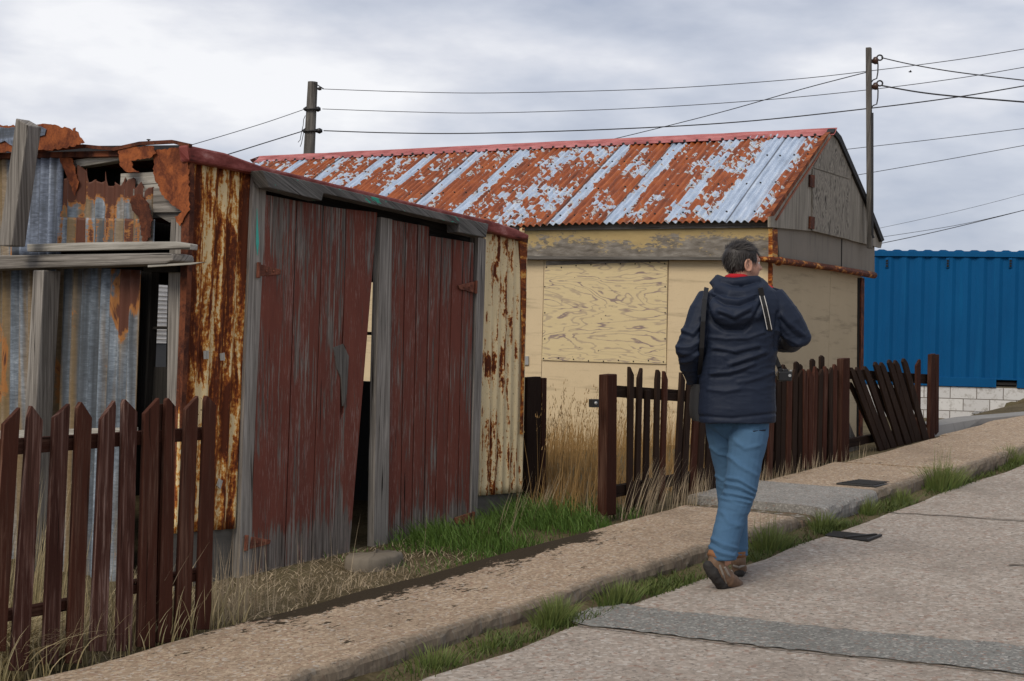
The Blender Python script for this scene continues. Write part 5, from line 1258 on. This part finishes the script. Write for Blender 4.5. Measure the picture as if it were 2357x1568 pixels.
# hair: cap of short swept strands over the skull
h = MB(); random.seed(77)
def hcap(f, l, u):   # inside the hairline?
    if u < -.065: return False
    if f > .055 and u < .055: return False
    if f > .015 and u < .0: return False
    if f > -.02 and u < -.02 and abs(l) > .05: return False
    return True
P = []
cap = MB(); cap.ball(hd(-.008, 0, .016), (.100, .080, .093), 28, 18, AX)
keepf = []
for f, u in zip(cap.f, cap.uv):
    c = sum((cap.v[i] for i in f), Vector()) / 4 - HC
    if hcap(c.dot(hf_), c.dot(hl_), c.dot(hu_)): keepf.append((f, u))
h.v = cap.v; h.f = [f for f, u in keepf]; h.uv = [u for f, u in keepf]
for _ in range(3200):
    th = math.acos(random.uniform(-.75, 1)); ph = random.uniform(0, 2 * math.pi)
    nx, ny, nz_ = math.sin(th) * math.cos(ph), math.sin(th) * math.sin(ph), math.cos(th)
    p = Vector((nx * .098 - .008, ny * .078, nz_ * .091 + .016))
    if not hcap(*p): continue
    no = (hf_ * nx + hl_ * ny + hu_ * nz_).normalized(); root = hd(*p)
    flow = (hf_ * (.9 if nz_ > .45 else -.25) - hu_ * (.15 if nz_ > .45 else 1)); flow = (flow - no * flow.dot(no)).normalized() + Vector((jit(.3), jit(.3), jit(.3)))
    L = random.uniform(.022, .045) * (1.25 if nz_ > .4 else .8) * (1.5 if random.random() < .12 else 1); sdv = no.cross(flow).normalized() * .0014
    a, c, e = root - no * .002, root + flow * L * .5 + no * .004, root + flow * L + no * (.001 + random.random() ** 3 * .013)
    h.add([a - sdv, a + sdv, c + sdv, c - sdv, e], [[0, 1, 2, 3], [3, 2, 4]], [[(0, 0)] * 4, [(0, 0)] * 3])
h.build('hair', MAT['hair'], man, smooth=True)
m = MB()
for s_ in (-1, 1): m.ball(hd(.078, s_ * .031, -.004), (.010, .013, .010), 10, 8, AX)
ey = m.build('eye', MAT['strapline'], man); m = MB()
for s_ in (-1, 1): m.ball(hd(.086, s_ * .031, -.004), (.004, .006, .006), 8, 6, AX)
m.build('iris', MAT['blackp'], ey)

# jacket
TR_ = [(643, 1668, 1752, .075, .0), (657, 1650, 1768, .095, -.005), (672, 1632, 1786, .115, -.01), (690, 1622, 1796, .130, -.015), (720, 1616, 1798, .145, -.02), (760, 1616, 1794, .15, -.02), (800, 1616, 1787, .148, -.015), (850, 1613, 1781, .142, -.01), (900, 1610, 1783, .142, -.01), (945, 1607, 1785, .150, -.01), (972, 1609, 1784, .152, -.01)]
def ring(cx, y, hw, hd_, dy, k=28, pw=2.4):
    o = []
    for j in range(k + 1):
        a = 2 * math.pi * j / k; c, s_ = math.cos(a), math.sin(a)
        X = math.copysign(abs(c) ** (2 / pw), c) * hw; Y = math.copysign(abs(s_) ** (2 / pw), s_) * hd_
        p = Q_(cx, y, dy); o.append(p + RX * X + Vector((0, Y, 0)))
    return o
def loft(mb, rows):
    mb.grid(rows, lambda i, j: (j * .05, i * .05), False)
    for r, rev in ((rows[0], 0), (rows[-1], 1)):
        q = r[:-1]; mb.add(q, [list(range(len(q)))], [[(0, 0)] * len(q)])
def torso_y(x, y):
    for (a, b2) in zip(TR_, TR_[1:]):
        if a[0] <= y <= b2[0]:
            t = (y - a[0]) / (b2[0] - a[0]); xl, xr, d, o = [a[i] + (b2[i] - a[i]) * t for i in (1, 2, 3, 4)]
            q = (x - (xl + xr) / 2) / ((xr - xl) / 2); q = min(.98, abs(q)); return o - d * (1 - q ** 2.4) ** (1 / 2.4)
    return -.15
j = MB()
loft(j, [ring((xl + xr) / 2, y, (xr - xl) / 2 * PX, d, o) for y, xl, xr, d, o in TR_])
SLV = [(1640, 690, 0, .082), (1620, 720, -.02, .080), (1602, 765, -.045, .074), (1586, 808, -.06, .067), (1590, 842, .02, .056), (1601, 872, .085, .050), (1602, 882, .09, .050)]
SRV = [(1772, 690, 0, .085), (1795, 715, -.02, .083), (1818, 745, -.03, .078), (1836, 775, -.03, .068), (1822, 787, .09, .058), (1800, 788, .17, .052), (1790, 788, .20, .050)]
for A in (SLV, SRV): j.tube([Q_(x, y, d) for x, y, d, r in A], [r for *_, r in A], 16)
j.ball(Q_(1846, 777, -.03), .048, 10, 8); j.ball(Q_(1578, 806, -.055), .05, 10, 8)
# hood lying on the back, a stiff collar round the neck
hp = [(1652, 650, -.01, .034), (1660, 668, -.075, .042), (1682, 680, -.125, .046), (1712, 682, -.13, .046), (1740, 672, -.11, .042), (1758, 658, -.03, .03)]
j.tube([Q_(x, y, d) for x, y, d, r in hp], [r for *_, r in hp], 12)
j.tube([Q_(x, y, d) for x, y, d in ((1651, 639, .0), (1665, 648, -.07), (1688, 651, -.10), (1716, 649, -.10), (1742, 646, -.07), (1757, 652, .0))], [.018, .026, .028, .028, .026, .018], 10)
hb = []
for y, cx, hw, dd_, o in ((684, 1700, 58, .04, -.13), (700, 1699, 66, .052, -.145), (716, 1698, 66, .056, -.155), (732, 1696, 56, .050, -.160), (746, 1695, 38, .034, -.155), (753, 1695, 20, .018, -.150)): hb.append(ring(cx, y, hw * PX, dd_, o, 24, 2.2))
loft(j, hb)
for s_ in ((1640, 652, -.02),): j.tube([Q_(1640, 655, 0), Q_(1648, 640, -.02)], [.02, .010], 8)
JF = [(.010, 5, [(1637, 860), (1679, 857), (1709, 847), (1735, 836)]), (-.007, 5, [(1640, 868), (1680, 866), (1715, 856)]), (.011, 5, [(1679, 838), (1715, 826), (1757, 811)]), (-.007, 5, [(1690, 844), (1725, 834), (1760, 820)]),
      (.009, 5, [(1640, 800), (1690, 808), (1745, 796)]), (-.006, 5, [(1645, 808), (1695, 816), (1745, 806)]), (.008, 4, [(1632, 775), (1670, 780), (1720, 778), (1758, 765)]), (.008, 5, [(1630, 895), (1668, 902), (1700, 896)]), (.006, 5, [(1700, 880), (1740, 872), (1772, 858)]),
      (-.016, 4.5, [(1626, 706), (1640, 742), (1668, 761), (1712, 761), (1736, 735), (1752, 700)]), (.012, 5, [(1640, 676), (1665, 690), (1700, 694), (1738, 680)]), (-.010, 4, [(1644, 686), (1668, 700), (1702, 704), (1738, 690)]), (.010, 5, [(1655, 715), (1690, 728), (1728, 708)]), (-.008, 4, [(1658, 724), (1690, 738), (1726, 720)]),
      (-.007, 3.5, [(1611, 958), (1688, 963), (1784, 952)]), (.010, 5, [(1572, 760), (1595, 768), (1615, 745)]), (-.007, 4, [(1572, 770), (1597, 778), (1617, 756)]), (.010, 5, [(1562, 800), (1588, 800), (1612, 785)]), (.009, 4, [(1572, 832), (1592, 828), (1608, 815)]), (-.006, 4, [(1570, 822), (1592, 818), (1608, 806)]),
      (.010, 5, [(1800, 725), (1826, 752), (1850, 772)]), (-.007, 4, [(1794, 735), (1818, 762), (1840, 780)]), (.008, 4, [(1788, 760), (1812, 778), (1838, 792)]), (-.014, 3.5, [(1616, 735), (1614, 800), (1610, 860)]), (-.012, 4, [(1790, 720), (1786, 760), (1783, 800)])]
zmid = Q_(1700, 830).z
def fold(p, q):
    x, z = p.x, p.z
    a = mnoise.noise(Vector((x * 3.5 + z * 4, p.y * 3, z * 10 - x * 3))); b2 = mnoise.noise(Vector((x * 9 - z * 6, p.y * 8, z * 28 + 7)))
    r1 = (1 - abs(a) * 2.4); r2 = (1 - abs(b2) * 2.6)
    k = .35 + .65 * math.exp(-((z - zmid) / .16) ** 2); return k * (.006 * max(0, r1) ** 2 + .003 * max(0, r2) ** 2) + .002 * a + (fdisp(p, JF) if q.y < .3 else 0)
remesh(j, 'jacket', MAT['navy'], .0058, 2, man, fold)
m = MB(); m.tube([Q_(x, y, d) for x, y, d in ((1672, 640, -.02), (1680, 637, -.055), (1696, 637, -.075), (1712, 638, -.07), (1722, 641, -.04))], [(.012, .016)] * 5, 8); m.build('fleece_collar', MAT['redc'], man, smooth=True); m = MB(); m.tube([Q_(x, y, d) for x, y, d in ((1758, 658, .02), (1770, 662, .0), (1784, 667, .0))], [.012, .014, .008], 8); m.build('fleece_lapel', MAT['redc'], man, smooth=True)
m = MB(); m.prism([Q_(x, y, -.01) for x, y in ((1764, 657), (1797, 666), (1790, 674), (1766, 672))], Vector((0, -1, 0)), .03, UP); m.build('collar_flap', MAT['navy'], man, bevel=.006)

# jeans
b = MB()
b.tube([Q_(1699, 945, .02), Q_(1699, 975, .02), Q_(1704, 996, .03)], [(.10, .168), (.10, .164), (.07, .11)], 20)
b.tube([Q_(x, y, d) for x, y, d, r in RJ], [r for *_, r in RJ], 18)
b2_ = MB(); b2_.tube([Q_(x, y, d) for x, y, d, r in LJ], [r for *_, r in LJ], 18)
NF = [(.008, 4, [(1675, 1100), (1700, 1103), (1737, 1128)]), (.009, 4, [(1672, 1114), (1706, 1122), (1734, 1137)]), (-.007, 3, [(1672, 1108), (1704, 1113), (1735, 1132)]), (.009, 4, [(1669, 1134), (1700, 1139), (1728, 1146)]), (-.007, 3, [(1670, 1125), (1702, 1131), (1730, 1141)]), (.008, 4, [(1662, 1148), (1695, 1152), (1724, 1156)]), (-.006, 3, [(1665, 1142), (1695, 1146), (1724, 1151)]),
      (.007, 5, [(1678, 1050), (1706, 1075), (1740, 1094)]), (.006, 5, [(1690, 1012), (1714, 1033), (1745, 1026)]), (.006, 5, [(1664, 1180), (1680, 1205), (1698, 1210)]), (.009, 4, [(1636, 1258), (1658, 1272), (1688, 1280)]), (-.007, 3, [(1637, 1250), (1660, 1264), (1690, 1272)]), (.008, 4, [(1640, 1240), (1664, 1254), (1694, 1262)]), (.006, 4, [(1636, 1030), (1655, 1045), (1670, 1048)]), (.006, 4, [(1648, 1095), (1662, 1105), (1672, 1108)]), (-.005, 3, [(1710, 985), (1735, 990), (1764, 986)])]
zk = Q_(1695, 1160).z; zhm = Q_(1665, 1276).z
def jfold(p, q):
    x, z = p.x, p.z
    k = math.exp(-((z - zk) / .085) ** 2); hm = math.exp(-((z - zhm) / .05) ** 2)
    a = mnoise.noise(Vector((x * 6 + z * 7, p.y * 5, z * 8 - x * 5))); c = mnoise.noise(Vector((x * 8 + z * 9, p.y * 9, z * 34 + x * 6))); e = mnoise.noise(Vector((x * 10 - z * 9, p.y * 9, z * 30)))
    return .003 * max(0, 1 - abs(a) * 2.3) ** 2 + (.004 * k + .004 * hm) * max(0, 1 - abs(c) * 2.4) ** 2 + (fdisp(p, NF) if q.y < .3 else 0)
jo = remesh(b, 'jeans', MAT['jean'], .0055, 2, man, jfold)
jl = remesh(b2_, 'jeans_leg', MAT['jean'], .0055, 2, man, jfold)
import bmesh
bm = bmesh.new(); bm.from_mesh(jo.data); bm.from_mesh(jl.data); bm.to_mesh(jo.data); bm.free(); bpy.data.objects.remove(jl)
# back pocket seam
m = MB(); m.tube([Q_(x, y, -.132 + abs(x - 1735) * .0009) for x, y in ((1712, 990), (1735, 993), (1762, 990))], .004, 6); m.build('pocket_seam', MAT['navy'], man)

# boots
def boot(upper, sole, cuff, label):
    m = MB(); m.tube([Q_(x, y, d) for x, y, d, r in upper], [r for *_, r in upper], 14); m.ball(Q_(*upper[0][:3]), upper[0][3] * 1.02, 12, 8); m.ball(Q_(*upper[-1][:3]), upper[-1][3] * 1.05, 12, 8)
    m.tube([Q_(*p) for p in cuff[:2]], [.05, .047], 12)
    o = remesh(m, 'boot', MAT['boot'], .005, 3, man, lambda p, q: .003 * mnoise.noise(p * 40), label)
    m = MB(); m.tube([Q_(x, y, d) for x, y, d, r in sole], [r for *_, r in sole], 12); m.ball(Q_(*sole[0][:3]), sole[0][3], 12, 8); m.ball(Q_(*sole[-1][:3]), sole[-1][3], 12, 8)
    remesh(m, 'sole', MAT['sole'], .005, 2, o, lambda p, q: .004 * mnoise.noise(p * 55))
    m = MB(); c0_, c1_ = Q_(*cuff[2]), Q_(*cuff[3]); m.tube([c0_, c1_], [.044, .050], 14); m.build('sock', MAT['sock'], o, smooth=True)
    return o
o = boot([(1646, 1297, -.215, .042), (1660, 1316, -.20, .044), (1676, 1334, -.165, .043), (1690, 1342, -.115, .037), (1700, 1346, -.07, .026)],
     [(1630, 1303, -.245, .028), (1640, 1318, -.24, .033), (1652, 1336, -.215, .030), (1664, 1350, -.175, .033), (1682, 1356, -.125, .034), (1698, 1354, -.075, .026)],
     [(1650, 1292, -.21), (1655, 1282, -.2), (1644, 1287, -.212), (1650, 1278, -.205)], 'trailing boot with its heel lifted')
m = MB(); m.tube([Q_(x, y, d) for x, y, d in ((1668, 1306, -.245), (1676, 1322, -.23), (1684, 1336, -.18), (1694, 1342, -.13))], .007, 6); m.tube([Q_(x, y, d) for x, y, d in ((1656, 1300, -.25), (1664, 1322, -.245), (1672, 1342, -.205))], .006, 6); m.build('boot_trim', MAT['trim'], o)
dyl = .15
o = boot([(1700, 1292, .12, .042), (1701, 1306, .12, .040), (1703, 1308, .20, .038), (1705, 1310, .29, .034), (1706, 1311, .345, .024)],
     [(1702, 1318, .115, .030), (1703, 1318, .18, .032), (1705, 1315, .27, .032), (1706, 1313, .35, .024)],
     [(1700, 1288, .13), (1696, 1276, .14), (1699, 1285, .125), (1697, 1272, .13)], 'front boot flat on the road')
m = MB(); m.tube([Q_(x, y, d) for x, y, d in ((1688, 1302, .10), (1701, 1306, .072), (1714, 1301, .10))], .007, 6); m.build('boot_trim', MAT['trim'], o)

# camera on a strap and a shoulder bag: carried things
cam_t = thing('camera', Q_(1805, 880, -.02), 'black camera hanging on a strap at the right hip of the man', 'camera')
m = MB(); c = Q_(1806, 866, -.03); m.box(c - RX * .036, c + RX * .036, UP * .026, RF * .022); m.box(c - RX * .014 + UP * .026, c + RX * .018 + UP * .026, UP * .012, RF * .016); m.build('camera_body', MAT['blackp'], cam_t, bevel=.006)
m = MB(); m.tube([c + RX * .0 + RF * .02, c + RF * .10], [.03, .032], 14); m.build('lens', MAT['blackp'], cam_t)
m = MB(); m.tube([c - RF * .026 + RX * .022 + UP * .004 - RF * .004, c - RF * .024 + RX * .022 + UP * .004], .008, 10); m.build('control_dial', MAT['steel'], cam_t); m = MB(); m.tube([c + RX * .03 + UP * .026 - RF * .005, c + RX * .03 + UP * .034 - RF * .005], .008, 10); m.build('shutter_button', MAT['steel'], cam_t)
def band(mb, pts, hw, th=.004):
    P3 = [Q_(x, y, d) for x, y, d in pts]
    for i in range(len(P3) - 1):
        a, b2 = P3[i], P3[i + 1]; t = (b2 - a).normalized(); s_ = t.cross(Vector((0, -1, 0))).normalized(); nn = s_.cross(t).normalized()
        mb.box(a - t * .003, b2 + t * .003, s_ * hw, nn * th)
spts = [(1750, 664, -.19)] + [(x, y, torso_y(x, y) - .055 + (y - 682) * .0004) for x, y in ((1754, 682), (1760, 705), (1766, 732), (1771, 757))]
m = MB(); band(m, spts, .013); band(m, [(1771, 757, torso_y(1771, 757) - .018), (1777, 790, -.07), (1783, 820, -.03), (1794, 846, -.03), (1797, 858, -.03)], .012)
sp_ = m.build('strap', MAT['blackp'], cam_t)
m = MB()
for o_ in (-5.2, 5.2): band(m, [(x + o_, y + .4, d - .006) for x, y, d in spts[1:]], .0016, .0015)
m.build('strap_piping', MAT['strapline'], sp_)
m = MB(); band(m, [(1765, 757, -.10), (1777, 786, -.075)], .020, .007); m.build('strap_pad', MAT['black'], cam_t, bevel=.004)
m = MB(); m.tube([Q_(1771, 775, -.12), Q_(1771, 786, -.12)], .006, 8); m.build('buckle', MAT['steel'], cam_t)
bag = thing('shoulder_bag', Q_(1603, 965, .06), 'black shoulder bag hanging at the left hip of the man', 'bag')
m = MB(); k = []
for y, hw in ((884, .030), (905, .038), (935, .042), (958, .040), (968, .026)): k.append(ring(1606, y, hw, .09, .07, 20, 3.0))
loft(m, k); m.build('bag_body', MAT['black'], bag, smooth=True)
m = MB(); band(m, [(1626, 664, -.08), (1622, 690, -.13), (1618, 740, -.145), (1615, 800, -.12), (1610, 860, .0), (1608, 890, .05)], .012); m.build('strap', MAT['blackp'], bag)
